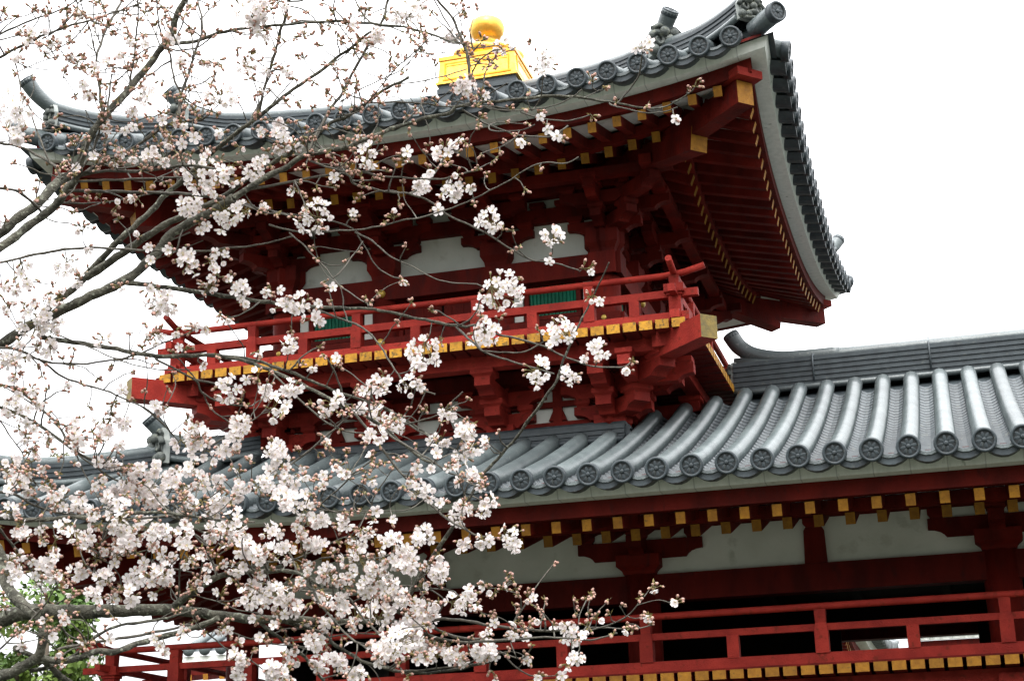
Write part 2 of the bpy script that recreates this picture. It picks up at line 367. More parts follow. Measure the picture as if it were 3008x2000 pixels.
def bracket(mb,c,nrm,z0,steps,step,lh,L=.42,daito=.36,dh=.18,th=.11,diag=1.0,tang=True,tq=9,ms=.18):
    c=V(c); n=V(nrm).normalized(); t=V((-n.y,n.x,0)); up=V((0,0,1)); ah=lh*.66; mh=lh*.34
    masu(mb,(c.x,c.y,z0),daito,dh,n if diag==1 else n)
    z=z0+dh-.03
    for l in range(1,steps+1):
        reach=l*step*diag
        mb.ext(arm_poly(-.2,reach+.10,ah),V((c.x,c.y,z)),n,up,t,th)
        if tang:
            for q in range(min(l,tq)):
                o=c+n*q*step*diag; LL=L*(1+.35*(l-1-q)*1.0)
                mb.ext(arm_poly(-LL,LL,ah-.004),V((o.x,o.y,z+.002)),t,up,n,th*.96)
                for sg in(-1,1): masu(mb,V((o.x,o.y,z+ah))+t*sg*(LL-.09),.17,mh,n)
        o=c+n*reach; masu(mb,V((o.x,o.y,z+ah)),ms,mh,n); masu(mb,V((c.x,c.y,z+ah)),.17,mh,n)
        z+=lh
    return z

# ------------------------------------------------------------------ railing
def post(parent,x,y,z0,z1,ax,w=.09,block=None,name='railing_post',ext=0):
    m=MB(); ay=(-ax[1],ax[0],0)
    if block:      # tall post: neck between middle and top rail, or a square block at a corner
        zb=z0+(z1-z0)*.52; m.box((x,y,(z0+zb)/2),(w,w,zb-z0),ax,ay)
        m.box((x,y,zb+(z1-zb)*.18),(w*.98,w*.98,(z1-zb)*.36),ax,ay,top=.78); m.box((x,y,zb+(z1-zb)*.66),(w*.76,w*.76,(z1-zb)*.68),ax,ay,top=1.12)
        if block=='corner': m.box((x,y,zb+.06),(.205,.205,.085),ax,ay); m.box((x,y,zb+.005),(.16,.16,.03),ax,ay)
    else: m.box((x,y,(z0+z1)/2),(w,w,z1-z0),ax,ay)
    return m.build(name,[M['redb']],parent)
def rail_round(parent,p0,p1,r=.035,curl0=0,curl1=0,name='top_rail'):
    p0=V(p0);p1=V(p1);d=(p1-p0).normalized(); L=(p1-p0).length; pts=[]
    for i in range(31):
        x=i/30*L; z=0
        if curl0 and x<.45: z=curl0*((.45-x)/.45)**2
        if curl1 and L-x<.45: z=curl1*((.45-(L-x))/.45)**2
        pts.append(p0+d*x+V((0,0,z)))
    m=MB(); m.tube(pts,r,12); return m.build(name,[M['redb']],parent)
def rail_sq(parent,p0,p1,w,h,name,mat_='redb'):
    m=MB(); m.beam(p0,p1,w,h); return m.build(name,[M[mat_]],parent)
# ================================================================== UPPER TOWER
tower=thing('temple_tower','vermilion upper storey of the temple pavilion with upturned grey tile roof, balcony and gold finial','temple tower')
UE=Eave(4.0,8.578,.31,.10)
HU=lambda x: .155+.30*x+.035*x*x
roof=link('roof',MB().mesh('roof',[M['tile']]),tower)
mrow=MB(); mpan=MB()
ts=[SP*(i+.0) for i in range(-12,13)]
for k in (0,1,2,3):
    tile_rows(UE,k,ts,HU,lambda t:max(.15,min(3.45,4.0-abs(t)-.10)),roof,mrow,mpan,pan_pitch=.15 if k in(0,1) else .4,discs=(k in(0,1,3)))
mrow.build('cover_tiles',[M['tile']],roof); mpan.build('pan_tiles',[M['tiled'],M['pan_lit']],roof)
mc=MB()
for k in range(4):
    rows=[]
    for d in (-.1,.4,1,1.8,2.6,3.5): rows.append([UE.P(k,(4.0-d)*s,d,HU(d+.23)-.10) for s in [x/8-1 for x in range(17)]])
    mc.strip(rows,0)
mc.build('roof_bed',[M['tiled']],roof)
def hip_ridge(parent,sx,sy,E_,H_,dt,dapex,tipdisc=True,zof=0.0):
    dg=V((sx,sy,0)).normalized(); up=V((0,0,1))
    def base(T): 
        d=E_.half-T; fade=1-.45*min(max(d,0)/2,1) if d<2 else .55*max(0,1-(d-2)/2.5)
        return V((sx*T,sy*T,E_.z0+E_.lift*fade+H_(d+.23)-.03+zof))
    # lower tier
    T0=E_.half-.16; n=14; path=[]
    for i in range(n+1):
        T=T0+(dt-T0)*i/n; p=base(T); p.z+=.02+.15*max(0,(T-(E_.half-.9))/.74)**2; path.append(p)
    m=MB(); tp=ridge(m,path,.20,.21,4,.065); m.build('hip_ridge',[M['tiled'],M['tile']],parent)
    oni(parent,path[0]+dg*.03+up*.0,dg,.80)
    a=tp[0]; horn(parent,[tp[2],tp[1],a+dg*.05+up*.01,a+dg*.22+up*.13,a+dg*.34+up*.27],.062,.092)
    # upper tier
    path=[]
    for i in range(n+1):
        T=dt+.02+(dapex-dt)*i/n; p=base(T); p.z+=.04+.10*max(0,(T-(dt-.5))/.5)**2; path.append(p)
    m=MB(); tp=ridge(m,path,.22,.20,4,.065); m.build('hip_ridge',[M['tiled'],M['tile']],parent)
    oni(parent,path[0]+dg*.03-up*.02,dg,1.15)
    a=tp[0]; horn(parent,[tp[2],tp[1],a+dg*.0+up*.03,a+dg*.07+up*.12,a+dg*.17+up*.22],.07,.098)
    # corner cover tile
    p=base(E_.half-.1); p.z+=.02
    m=MB(); m.tube([p,p+dg*.17+up*.02,p+dg*.36+up*.03],.095,16); o=m.build('corner_tile',[M['tile']],parent)
    dd=link('end_tile',DISC,o); dn=(dg-up*.05).normalized(); dd.matrix_local=Matrix.LocRotScale(p+dg*.37+up*.03,dn.to_track_quat('-Y','Z'),(1.0,)*3)
for sx,sy in((1,-1),(-1,-1),(1,1),(-1,1)): hip_ridge(roof,sx,sy,UE,HU,2.80,.5)
m=MB(); m.box((.05,0,10.80),(1.02,1.02,.05)); m.box((.05,0,10.73),(1.05,1.05,.07)); m.box((.05,0,10.65),(1.02,1.02,.07)); m.box((.05,0,10.58),(1.06,1.06,.07)); m.box((.05,0,10.45),(1.03,1.03,.2)); m.build('apex_base_tiles',[M['tiled']],roof)
# finial
fin=MB(); cx=.055
fin.box((cx,0,11.00),(1.04,1.04,.33),top=.95); fin.box((cx,0,10.84),(1.08,1.08,.03)); fin.box((cx,0,11.19),(1.02,1.02,.05))
for sx,sy in((0,-1),(1,0),(0,1),(-1,0)):
    n=V((sx,sy,0)); t=V((-sy,sx,0)); lean=.04
    c=V((cx,0,11.0))+n*.508
    for a,b,wd,hh in((0,.115,.86,.02),(0,-.12,.90,.02),(-.42,0,.02,.24),(.42,0,.02,.24),(0,.08,.80,.008)): fin.box(c+t*a+V((0,0,b))-n*b*.14,(wd,.02,hh),t,n,(0,0,1),mat=1)
fo=fin.build('finial',[M['fin'],mat('gilt_trim',(.85,.38,.03),.4,(.7,.28,.02),8,metal=.7)],tower)
f2=MB()
f2.lathe([(.30,11.21),(.42,11.25),(.47,11.33),(.455,11.38),(.36,11.40),(.30,11.44),(.2,11.53),(.13,11.56)],(cx,0,0),n=48,wob=lambda th,z:.05*math.cos(8*th) if 11.22<z<11.4 else 0)
f2.build('lotus_base',[M['fin']],fo)
f2=MB(); f2.lathe([(.12,11.55),(.14,11.58),(.12,11.61),(.16,11.64),(.21,11.70),(.235,11.79),(.22,11.87),(.15,11.93),(.05,11.97),(.001,11.98)],(cx,0,0),n=32)
f2.build('jewel',[M['fin']],fo)
# eave timbers
eave_boards(UE,tower,(0,1,2,3),2.25)
rf=rafters(UE,tower,(0,1,3),.258,2.25)
keep=[]; spare=[]
for k,t,l,o in rf: (keep if (k in(0,1) and not(k==1 and l==1 and t>1.0)) else spare).append(o)
while len(keep)>200: spare.append(keep.pop())
def merge(objs,name,mats,parent):
    m=MB()
    for o in objs:
        me=o.data; b=[v.co.copy() for v in me.vertices]
        for p in me.polygons: m.add([b[i] for i in p.vertices],[tuple(range(len(p.vertices)))],p.material_index)
        bpy.data.objects.remove(o); bpy.data.meshes.remove(me)
    if m.f:
        r=m.build(name,mats,parent,False); r['kind']='stuff'; return r
fl=[o for o in keep if o.name.startswith('flying')]; bs=[o for o in keep if o.name.startswith('base')]
merge(spare,'rafters',[M['red'],M['gold']],tower)
for sx,sy in((1,-1),(-1,-1),(1,1),(-1,1)): hip_rafter(UE,tower,sx,sy,1.9)
# body
B=1.887; A_=.67; cols=[-B,-A_,A_,B]
def pillar(parent,x,y,z0,z1,r):
    m=MB(); m.tube([(x,y,z0),(x,y,z1)],r,20); return m.build('pillar',[M['red']],parent)
for x in cols:
    pillar(tower,x,-B,6.60,7.60,.155)
for y in (-A_,A_,B): pillar(tower,B,y,6.60,7.60,.155); pillar(tower,-B,y,6.60,7.60,.155)
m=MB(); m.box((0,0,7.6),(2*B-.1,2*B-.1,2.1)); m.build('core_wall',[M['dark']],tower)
for sgn,ax in ((-1,'f'),(1,'r'),(-1,'l'),(1,'b')):
    pass
def side(k):   # local frame on wall k: returns function (t along, out, z)
    n=UE.N(k); t=V((-n.y,n.x,0))
    return n,t,(lambda a,o,z: t*a+n*o+V((0,0,z)))
for k in range(4):
    n,t,F=side(k)
    # beams with brass bosses
    m=MB(); m.box(F(0,B+.0,7.605),(2*B+.40,.30,.25),t,n); m.build('head_beam',[M['red']],tower)
    m=MB(); m.box(F(0,B+.01,6.955),(2*B+.44,.34,.135),t,n); o=m.build('tie_beam',[M['red']],tower)
    m=MB(); m.box(F(0,B-.03,7.50),(2*B,.14,.05),t,n); m.box(F(0,B-.06,7.06),(2*B,.12,.06),t,n); m.box(F(0,B-.04,6.82),(2*B,.06,.2),t,n); m.build('wall_board',[M['red']],tower)
    for a in cols:
        for z in (7.555,6.967):
            m=MB(); m.lathe([(.049,0),(.049,.014),(.040,.030),(.024,.040),(.0001,.044)],F(a,B+(.152 if z>7.2 else .182),z),n,14); m.build('brass_boss',[M['brass']],tower)
    m=MB(); m.box(F(0,B-.06,8.12),(2*B-.02,.06,.8),t,n); m.build('plaster_wall',[M['white']],tower)
    for a,b in((-B,-A_),(A_,B)):
        lo,hi=(a+.155,b-.155); 
        for e0 in (lo,hi-.12):
            m=MB(); m.box(F(e0+.06,B-.035,7.23),(.10,.05,.5),t,n); m.build('plaster_panel',[M['white']],tower)
        wn=MB(); x0,x1=lo+.14,hi-.14
        wn.box(F(x0+.02,B-.02,7.29),(.05,.09,.38),t,n); wn.box(F(x1-.02,B-.02,7.29),(.05,.09,.38),t,n); wn.box(F((x0+x1)/2,B-.018,7.10),(x1-x0,.10,.045),t,n)
        wo_=wn.build('window_frame',[M['red']],tower)
        ws=MB(); c=int((x1-x0-.08)/.042)
        for q in range(c): 
            a0=x0+.06+(x1-x0-.12)*q/(c-1); ws.box(F(a0,B-.02,7.30),(.026,.026,.38),(t+n).normalized(),(n-t).normalized())
        ws.build('window_bars',[M['green']],wo_)
        m=MB(); m.box(F((x0+x1)/2,B-.03,7.0),(x1-x0,.05,.10),t,n); m.build('wall_panel',[M['red']],tower)
    # doors of the middle bay
    for sg in(-1,1):
        m=MB(); m.box(F(sg*.235,B-.04,7.25),(.44,.05,.5),t,n)
        for q in range(3): m.box(F(sg*(.10+.135*q),B-.012,7.25),(.012,.012,.5),t,n)
        m.build('door_leaf',[M['red']],tower)
        m=MB(); m.box(F(sg*.49,B-.03,7.23),(.05,.09,.5),t,n); m.build('door_post',[M['red']],tower)
    # waist wall below balcony
    m=MB(); m.box(F(0,B-.10,6.05),(2*B-.1,.06,.9),t,n); m.build('plaster_wall',[M['white']],tower)
    m=MB(); m.box(F(0,B-.05,5.84),(2*B,.1,.16),t,n); m.box(F(0,B-.05,6.43),(2*B,.1,.30),t,n); m.box(F(0,B-.05,6.12),(2*B,.08,.06),t,n)
    for a in (-1.28,0,1.28): m.box(F(a,B-.05,6.1),(.10,.07,.5),t,n); m.box(F(a,B-.05,6.0),(.2,.07,.12),t,n,top=.5)
    m.build('waist_beam',[M['red']],tower)
    # eave brackets
    for a in cols:
        m=MB()
        if abs(a)<1:
            bracket(m,F(a,B,0),n,7.73,2,.33,.22,daito=.34,dh=.30,th=.13)
            m.build('bracket_set',[M['red']],tower)
            m=MB(); bracket(m,F(a,B-.02,0),n,5.76,2,.34,.245,L=.36,daito=.30,dh=.15,th=.17,tq=1,ms=.25); m.build('bracket_set',[M['redb']],tower)
    m=MB(); m.box(F(0,B,8.285),(2*B+.5,.10,.17),t,n); m.box(F(0,B,8.56),(2*B+.3,.12,.12),t,n); m.box(F(0,B+.66,8.435),(2*B+1.32+.5,.13,.10),t,n); m.box(F(0,B+.33,8.46),(2*B+.9,.11,.10),t,n); m.build('wall_purlin',[M['red']],tower)
    for a in ():
        m=MB(); m.box(F(a,B-.01,8.0),(.10,.06,.5),t,n); masu(m,F(a,B-.01,8.2),.17,.08,n); 
        (m.build('strut',[M['red']],tower))
    # balcony edge beam
    m=MB(); m.box(F(0,2.60,6.475),(5.6,.16,.22),t,n); m.build('balcony_beam',[M['redb']],tower)
    m=MB(); m.box(F(0,2.02,6.40),(4.4,.12,.14),t,n); m.build('balcony_beam',[M['red']],tower)
for sx,sy in((1,-1),(-1,-1),(1,1),(-1,1)):
    dg=V((sx,sy,0)).normalized(); c=V((sx*B,sy*B,0)); up=V((0,0,1)); pd=V((-dg.y,dg.x,0))
    for z0,lh,st,ma,dt_,dh in((7.73,.22,.33,'red',.36,.30),(5.76,.245,.34,'redb',.34,.15)):
        TQ=9 if z0>7 else 1; TH=.12 if z0>7 else .17; MS=.18 if z0>7 else .24
        m=MB(); bracket(m,c,V((sx,0,0)),z0,2,st,lh,L=.40,daito=dt_,dh=dh,th=TH,tq=TQ,ms=MS); m.build('bracket_set',[M[ma]],tower)
        m=MB(); bracket(m,c,V((0,sy,0)),z0+.001,2,st,lh-.002,L=.40,daito=dt_-.01,dh=dh,th=TH-.002,tq=TQ,ms=MS-.004); m.build('bracket_set',[M[ma]],tower)
        m=MB(); bracket(m,c,dg,z0+.004,2,st,lh,daito=dt_*.9,dh=dh,th=TH*1.15,diag=1.414,tang=False,ms=MS*1.05)
        if z0<7:
            e=c+dg*.96*1.0
            for q,zz in((.48,6.12),(.96,6.36)):
                o=c+dg*q
            # outer cross arms at the corner
            for tx,ty in((sx,0),(0,sy)):
                o=c+dg*.48; m.ext(arm_poly(-.12,.62,.17),V((o.x,o.y,6.135)),V((tx,ty,0)),up,V((-ty,tx,0)),.13); masu(m,V((o.x,o.y,6.30))+V((tx,ty,0))*.52,.18,.08,(1,0,0))
        m.build('bracket_set',[M[ma]],tower)
    m=MB(); tip=3.16
    m.beam(V((sx*tip,sy*tip,6.40)),V((sx*1.9,sy*1.9,6.40)),.20,.235,0,end0=1); m.build('corner_beam',[M['redb'],M['oldgold']],tower)
# balcony floor, joists
BP=2.785
m=MB(); 
for k in range(4):
    n,t,F=side(k); m.box(F(0,2.35,6.60),(5.70,1.06,.022),t,n)
m.build('balcony_floor',[M['red']],tower)
jo=[]
for k in range(4):
    n,t,F=side(k); N=17
    for i in range(-N,N+1):
        a=i*.1665
        if abs(a)>2.95: continue
        m=MB(); L0=2.12 if abs(a)<2.1 else max(abs(a)+.10,2.1)
        if L0>2.9: L0=2.90
        m.beam(F(a,2.985,6.537),F(a,min(L0,2.90),6.537),.135,.094,0,end0=1); jo.append((k,a,m.build('floor_joist',[M['red'],M['joist']],tower,False)))
merge([o for k,a,o in jo if k in(2,3)],'floor_joists',[M['red'],M['joist']],tower)
# railing: one per side
for k in range(4):
    n,t,F=side(k); ax=(t.x,t.y,0)
    rr=thing('x','','') if False else link('balustrade',None,tower)
    dz=.002*k
    rail_round(rr,F(-3.10,BP,7.105+dz*4),F(3.10,BP,7.105+dz*4),.035,.07,.07)
    rail_sq(rr,F(-3.02,BP,6.90+dz),F(3.02,BP,6.90+dz),.075,.078,'middle_rail'); rail_sq(rr,F(-2.92,BP,6.655+dz),F(2.92,BP,6.655+dz),.10,.085,'bottom_rail')
    for a in cols: post(rr,*F(a,BP,0)[:2],6.69,7.075,ax,.115,True)
    for a in (-2.36,-1.28,0,1.28,2.36): post(rr,*F(a,BP,0)[:2],6.69,6.862,ax,.105)
    if k in(0,2):
        for a in(-BP,BP): post(rr,*F(a,BP,0)[:2],6.66,7.09,ax,.125,'corner')
# ================================================================== GALLERY (lower storey)
gal=thing('temple_gallery','lower gallery wing with rows of round grey tiles, white plaster band and long vermilion railing','temple gallery')
GE=Eave(4.4,4.552,.31,.06,ext=9.4)
HG=lambda x: .155+.325*x+.020*x*x
groof=link('roof',MB().mesh('roof2',[M['tile']]),gal)
mrow=MB(); mpan=MB()
X0=4.973-SP*30
ts=[X0+SP*i for i in range(0,45)]; ts=[t for t in ts if -4.25<t<9.2]
def gmax(t):
    hip=4.4-abs(t)-.10 if t<0 else 99
    if t<1.95: return max(.1,min(2.42,hip))
    if t<3.0: return 3.05+(t-1.95)*.75
    return 3.975
tile_rows(GE,0,ts,HG,gmax,groof,mrow,mpan,pan_pitch=.15)
tl=[i*SP for i in range(-13,14)]
tile_rows(GE,3,tl,HG,lambda t:max(.1,min(2.42,4.4-abs(t)-.1)),groof,mrow,mpan,pan_pitch=.3,discs=True)
mrow.build('cover_tiles',[M['tile']],groof); mpan.build('pan_tiles',[M['tiled'],M['pan_lit']],groof)
mb=MB()
rows=[]
for d in (-.1,.5,1.2,2,2.5): rows.append([GE.P(3,(4.4-d)*s,d,HG(d+.23)-.11) for s in [x/6-1 for x in range(13)]])
mb.strip(rows,0)
for x0,x1,dm in((-4.4,1.95,2.5),(1.95,3.1,3.9),(3.1,9.4,4.3)):
    rows=[]
    for j in range(7):
        d=-.1+(dm+.1)*j/6; xa=max(x0,-(4.4-d)) if x0<0 else x0
        rows.append([GE.P(0,xa+(x1-xa)*q/10,d,HG(d+.23)-.115) for q in range(11)])
    mb.strip(rows,0)
rows=[[V((x,y,6.42-abs(y)*.42)) for x in (2.4,9.4)] for y in (0,1,2,3,4.4)]
mb.strip(rows,0); mb.build('roof_bed',[M['tiled']],groof)
# main ridge of the wing
path=[V((x,0,6.50)) for x in [2.98+i*.3 for i in range(0,22)]]
m=MB(); tp=ridge(m,path,.40,.36,6,.085); 
for x in (3.9,5.2,6.5,7.8): m.tube([(x,-.235,6.55),(x,-.225,6.85),(x,-.09,6.90),(x,0,6.985),(x,.09,6.90)],.012,6,0)
m.build('main_ridge',[M['tiled'],M['tile']],groof)
oni(groof,(2.98,0,6.60),(-1,0,0),1.0)
horn(groof,[(4.2,0,6.905),(3.6,0,6.91),(3.25,0,6.98),(3.06,0,7.10),(2.96,0,7.26)],.085,.10)
# flashing ridge round the foot of the tower
m=MB()
for a,b in (((-2.05,-2.02),(2.05,-2.02)),((-2.02,2.0),(-2.02,-2.05)),((2.02,-2.05),(2.02,2.0))):
    pth=[V((a[0]+(b[0]-a[0])*i/8,a[1]+(b[1]-a[1])*i/8,5.62)) for i in range(9)]; ridge(m,pth,.16,.16,3,.045)
m.build('foot_ridge',[M['tiled'],M['tiled']],groof)
def hip_ridge2(sx,sy):
    hip_ridge(groof,sx,sy,GE,HG,2.85,2.1,zof=.0)
hip_ridge2(-1,-1)
eave_boards(GE,gal,(0,3),2.3)
rg=rafters(GE,gal,(0,3),.2865,2.3,t0=3.215-.2865*0)
fr=[o for k,t,l,o in rg if k==0 and t<6.3]; merge([o for k,t,l,o in rg if not(k==0 and t<6.3)],'rafters',[M['red'],M['gold']],gal)
hip_rafter(GE,gal,-1,-1,2.2)
# pillars and beams
GC=2.2; gx=[-2.2,2.18,5.66,9.1]
for x in gx:
    for y in(-GC,GC): pillar(gal,x,y,0,4.15,.175)
for y in (0,): pillar(gal,-2.2,y,0,4.15,.175)
def wall_run(p0,p1,nrm,kind):
    p0=V(p0);p1=V(p1);t=(p1-p0).normalized(); L=(p1-p0).length; n=V(nrm); c=(p0+p1)/2; up=V((0,0,1))
    m=MB(); m.box((c.x,c.y,4.01),(L,.20,.27),t,n); m.build('head_beam',[M['red']],gal)
    m=MB(); m.box((c.x,c.y,4.38),(L,.06,.46),t,n); m.build('plaster_wall',[M['white']],gal)
    m=MB(); m.box((c.x,c.y,4.66),(L,.13,.12),t,n); m.build('wall_purlin',[M['red']],gal)
wall_run((-2.2,-GC,0),(9.4,-GC,0),(0,-1,0),0); wall_run((-2.2,GC,0),(9.4,GC,0),(0,1,0),0); wall_run((-GC,-2.2,0),(-GC,2.2,0),(-1,0,0),0)
for x,y,n in [(a,-GC,(0,-1,0)) for a in gx]+[(-GC,0,(-1,0,0))]:
    m=MB(); bracket(m,(x,y,0),n,4.15,1,.28,.29,L=.64,daito=.44,dh=.19,th=.15,ms=.2); m.build('bracket_set',[M['red']],gal)
for x in (0,3.93,7.4):
    m=MB(); m.ext([(-.11,0),(.11,0),(.10,.32),(.07,.37),(-.07,.37),(-.10,.32)],(x,-GC-.035,4.15),(1,0,0),(0,0,1),(0,1,0),.1); masu(m,(x,-GC-.03,4.50),.2,.09,(0,-1,0)); m.build('strut',[M['red']],gal)
# inside: floor, ceiling, rear wall
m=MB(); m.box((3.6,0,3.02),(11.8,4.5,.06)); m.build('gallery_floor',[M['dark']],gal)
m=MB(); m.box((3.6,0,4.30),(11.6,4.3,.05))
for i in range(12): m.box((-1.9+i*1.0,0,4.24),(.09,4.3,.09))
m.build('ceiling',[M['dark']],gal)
m=MB(); m.box((3.6,1.85,4.15),(11.4,.05,.36)); m.box((3.6,-2.28,3.02),(11.6,.05,.14)); m.box((1.02,1.9,3.6),(5.55,.08,1.3)); m.box((7.35,1.9,3.6),(3.9,.08,1.3)); m.box((-2.1,0.4,3.6),(.06,3.2,1.3)); m.build('rear_wall',[M['dark']],gal)  # near-black boards added so the gallery's depth reads as shade
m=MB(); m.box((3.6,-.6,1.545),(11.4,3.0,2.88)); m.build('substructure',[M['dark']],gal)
# lower balcony
LY=-3.0; LX=-3.3
m=MB(); m.box((3.05,-2.6,3.098),(12.7,.98,.02)); m.box((-2.75,0,3.096),(1.1,4.6,.02)); m.build('balcony_floor',[M['red']],gal)
x=LX+.0; js=[]
while x<9.3:
    m=MB(); m.beam((x,-3.13,3.045),(x,-2.2,3.045),.125,.082,0,end0=1); js.append((x,m.build('floor_joist',[M['red'],M['gold']],gal,False))); x+=.1625
merge([o for x,o in js if x>6.2],'floor_joists',[M['red'],M['gold']],gal)
m=MB()
for i in range(28): m.beam((-3.42,-2.9+i*.1665,3.045),(-2.3,-2.9+i*.1665,3.045),.125,.082,0,end0=1)
q=m.build('side_joists',[M['red'],M['gold']],gal); q['kind']='stuff'
m=MB(); m.box((3.0,-2.75,2.91),(12.9,.16,.18)); m.box((-2.95,0,2.91),(.16,5.4,.18)); m.build('balcony_beam',[M['redb']],gal)
for xx in gx+[3.93,0]:
    m=MB(); bracket(m,(xx,-2.25,0),(0,-1,0),2.35,1,.5,.30,L=.34,daito=.3,dh=.15); m.box((xx,-2.86,2.87),(.3,.1,.16)); m.build('bracket_set',[M['redb']],gal)
rr=link('balustrade',None,gal)
rail_round(rr,(LX-.42,LY,3.63),(9.3,LY,3.63),.033,.05,0); rail_sq(rr,(LX-.32,LY,3.437),(9.3,LY,3.437),.06,.062,'middle_rail'); rail_sq(rr,(LX-.2,LY,3.155),(9.3,LY,3.155),.09,.10,'bottom_rail')
x=5.63; i=0
while x>LX+.2: 
    if i%2==0: post(rr,x,LY,3.2,3.60,(1,0,0),.125,True)
    else: post(rr,x,LY,3.2,3.407,(1,0,0),.11)
    x-=.82; i+=1
post(rr,6.45,LY,3.2,3.407,(1,0,0),.11); post(rr,LX,LY,3.10,3.60,(1,0,0),.13,'corner')
rr=link('balustrade',None,gal)
rail_round(rr,(LX,LY-.42,3.632),(LX,2.9,3.632),.033,.05,0); rail_sq(rr,(LX,LY-.3,3.44),(LX,2.9,3.44),.06,.062,'middle_rail'); rail_sq(rr,(LX,LY-.2,3.157),(LX,2.9,3.157),.09,.10,'bottom_rail')
for i in range(1,8): post(rr,LX,LY+i*.82,3.2,3.60 if i%2==0 else 3.407,(0,1,0),.12,True if i%2==0 else None)
# ================================================================== distant roofs seen through the open gallery
def far_hall(loc, rot, s, label, name='distant_hall'):
    T=thing(name,label,'temple hall'); e=Eave(4.0,4.2,.35,.08)
    rf=link('roof',MB().mesh('far_roof',[M['tile']]),T); a=MB(); b=MB(); tt=[SP*1.3*i for i in range(-9,10)]
    for k in(0,1,2,3):
        for t in tt:
            dm=max(.2,4.0-abs(t)-.1); a.tube([e.P(k,t,-.23+(dm+.23)*j/5,HU((dm+.23)*j/5)) for j in range(6)],.105,8); 
            p=e.P(k,t,-.24,.155); a.lathe([(.0001,-.01),(.12,-.01),(.12,.05)],p,-e.N(k),12)
    for k in range(4):
        b.strip([[e.P(k,(4.0-d)*x_,d,HU(d+.23)-.08) for x_ in [x/8-1 for x in range(17)]] for d in(-.15,.8,1.8,3.9)],0)
    a.build('cover_tiles',[M['tile']],rf); b.build('pan_tiles',[M['tiled']],rf)
    eave_boards(e,T,(0,1,2,3),2.2); L=rafters(e,T,(0,1),.26,2.2); 
    merge([o for *_,o in L],'rafters',[M['red'],M['gold']],T)
    m=MB(); m.box((0,0,2.2),(4.0,4.0,4.4)); m.build('wall',[M['white']],T)
    m=MB()
    for x in(-2,-.7,.7,2):
        m.tube([(x,-2.02,0),(x,-2.02,4.3)],.16,12); m.tube([(2.02,x,0),(2.02,x,4.3)],.16,12)
    for z in(1,2.4,3.9): m.box((0,0,z),(4.3,4.3,.2))
    m.build('timber_frame',[M['red']],T)
    T.location=loc; T.rotation_euler=(0,0,rot); T.scale=(s,s,s); return T
far_hall((-3.3,24,-.45),0,1.56,'distant vermilion hall eave with white fascia, seen through the gallery railing at lower right')

# unseen trees added behind the viewer to shade the low gallery from the horizon light
rw=random.Random(8); m=MB()
for i in range(46):
    x=-95+i*4.3+rw.uniform(-1,1); y=-62+rw.uniform(-3,3); h=rw.uniform(10,14); m.tube([(x,y,0),(x,y,h*.8)],[.25,.1],6,1)
    for j in range(9):
        a=rw.uniform(0,6.28); c=V((x+rw.uniform(-1.6,1.6),y+rw.uniform(-1.5,1.5),rw.uniform(1.5,h-1))); 
        m.ball(c,rw.uniform(1.3,2.0),0,9,6,sq=(1,1,.8))
        for k in range(60):
            d=V((rw.gauss(0,1),rw.gauss(0,1),rw.gauss(0,1))).normalized(); q=c+d*2.0*rw.uniform(.8,1.15); s=rw.uniform(.12,.25)
            u=V((rw.gauss(0,1),rw.gauss(0,1),rw.gauss(0,1))).normalized(); w_=u.cross(d).normalized(); m.add([q-u*s,q+w_*s,q+u*s,q-w_*s],[(0,1,2,3)])
wo2=m.build('woodland',[mat('woodland_leaf',(.035,.06,.02),.8,(.02,.04,.012),2),mat('woodland_bark',(.06,.05,.04),.9)],None,False)
wo2['label']='unseen dark green trees added behind the viewer to block horizon light'; wo2['category']='woodland'; wo2['kind']='stuff'
# small tiled roof end seen under the left railing, and a white-boarded pavilion beyond the gallery
def far_eave(px,py,dep,w,rot,label,n=5):
    c=CAM+ray(px,py)*dep; T=thing('distant_building',label,'building'); T.location=c; T.rotation_euler=(0,0,rot); a=MB(); s=w/n
    for i in range(n): 
        x=(i+.5)*s-w/2; a.tube([(x,0,0),(x,.8*w,.36*w)],s*.27,10); a.lathe([(.0001,-.02),(s*.33,-.02),(s*.33,.03)],(x,0,0),(0,1,0),14)
    a.build('cover_tiles',[M['tile']],T)
    a=MB(); a.strip([[V((-w/2,0,-s*.1)),V((w/2,0,-s*.1))],[V((-w/2,.8*w,.36*w-s*.1)),V((w/2,.8*w,.36*w-s*.1))]]); a.build('pan_tiles',[M['tiled']],T)
    a=MB(); a.box((0,.06*w,-s*.5),(w,.05*w,s*.35)); a.build('eave_fascia',[M['fascia']],T)
    a=MB(); a.box((0,.12*w,-s*1.02),(w*.99,.04*w,s*.66)); a.build('eave_beam',[M['red']],T)
    a=MB()
    for i in range(n): x=(i+.5)*s-w/2; a.beam((x,.05*w,-s*1.5),(x,.6*w,-s*1.2),s*.3,s*.34,0,end0=1)
    r=a.build('rafters',[M['red'],M['gold']],T)
    a=MB(); a.box((0,.45*w,-s*3-1.5),(w*.8,.1*w,3)); 
    for i in range(4): a.box(((i-1.5)*w*.24,.36*w,-s*3-1.5),(w*.03,.06*w,3),mat=1)
    a.build('wall',[M['white'],M['red']],T)
    return T
far_eave(2795,1854,42,2.3,0,'far building eave with white fascia, right of the gap in the gallery',9)
far_eave(625,1905,34,1.5,0,'far grey-tiled building corner showing beneath the railing at the lower left',4)
far_eave(1020,1945,36,2.4,0,'low tiled building glimpsed under the gallery railing behind blossom, centre left',6)
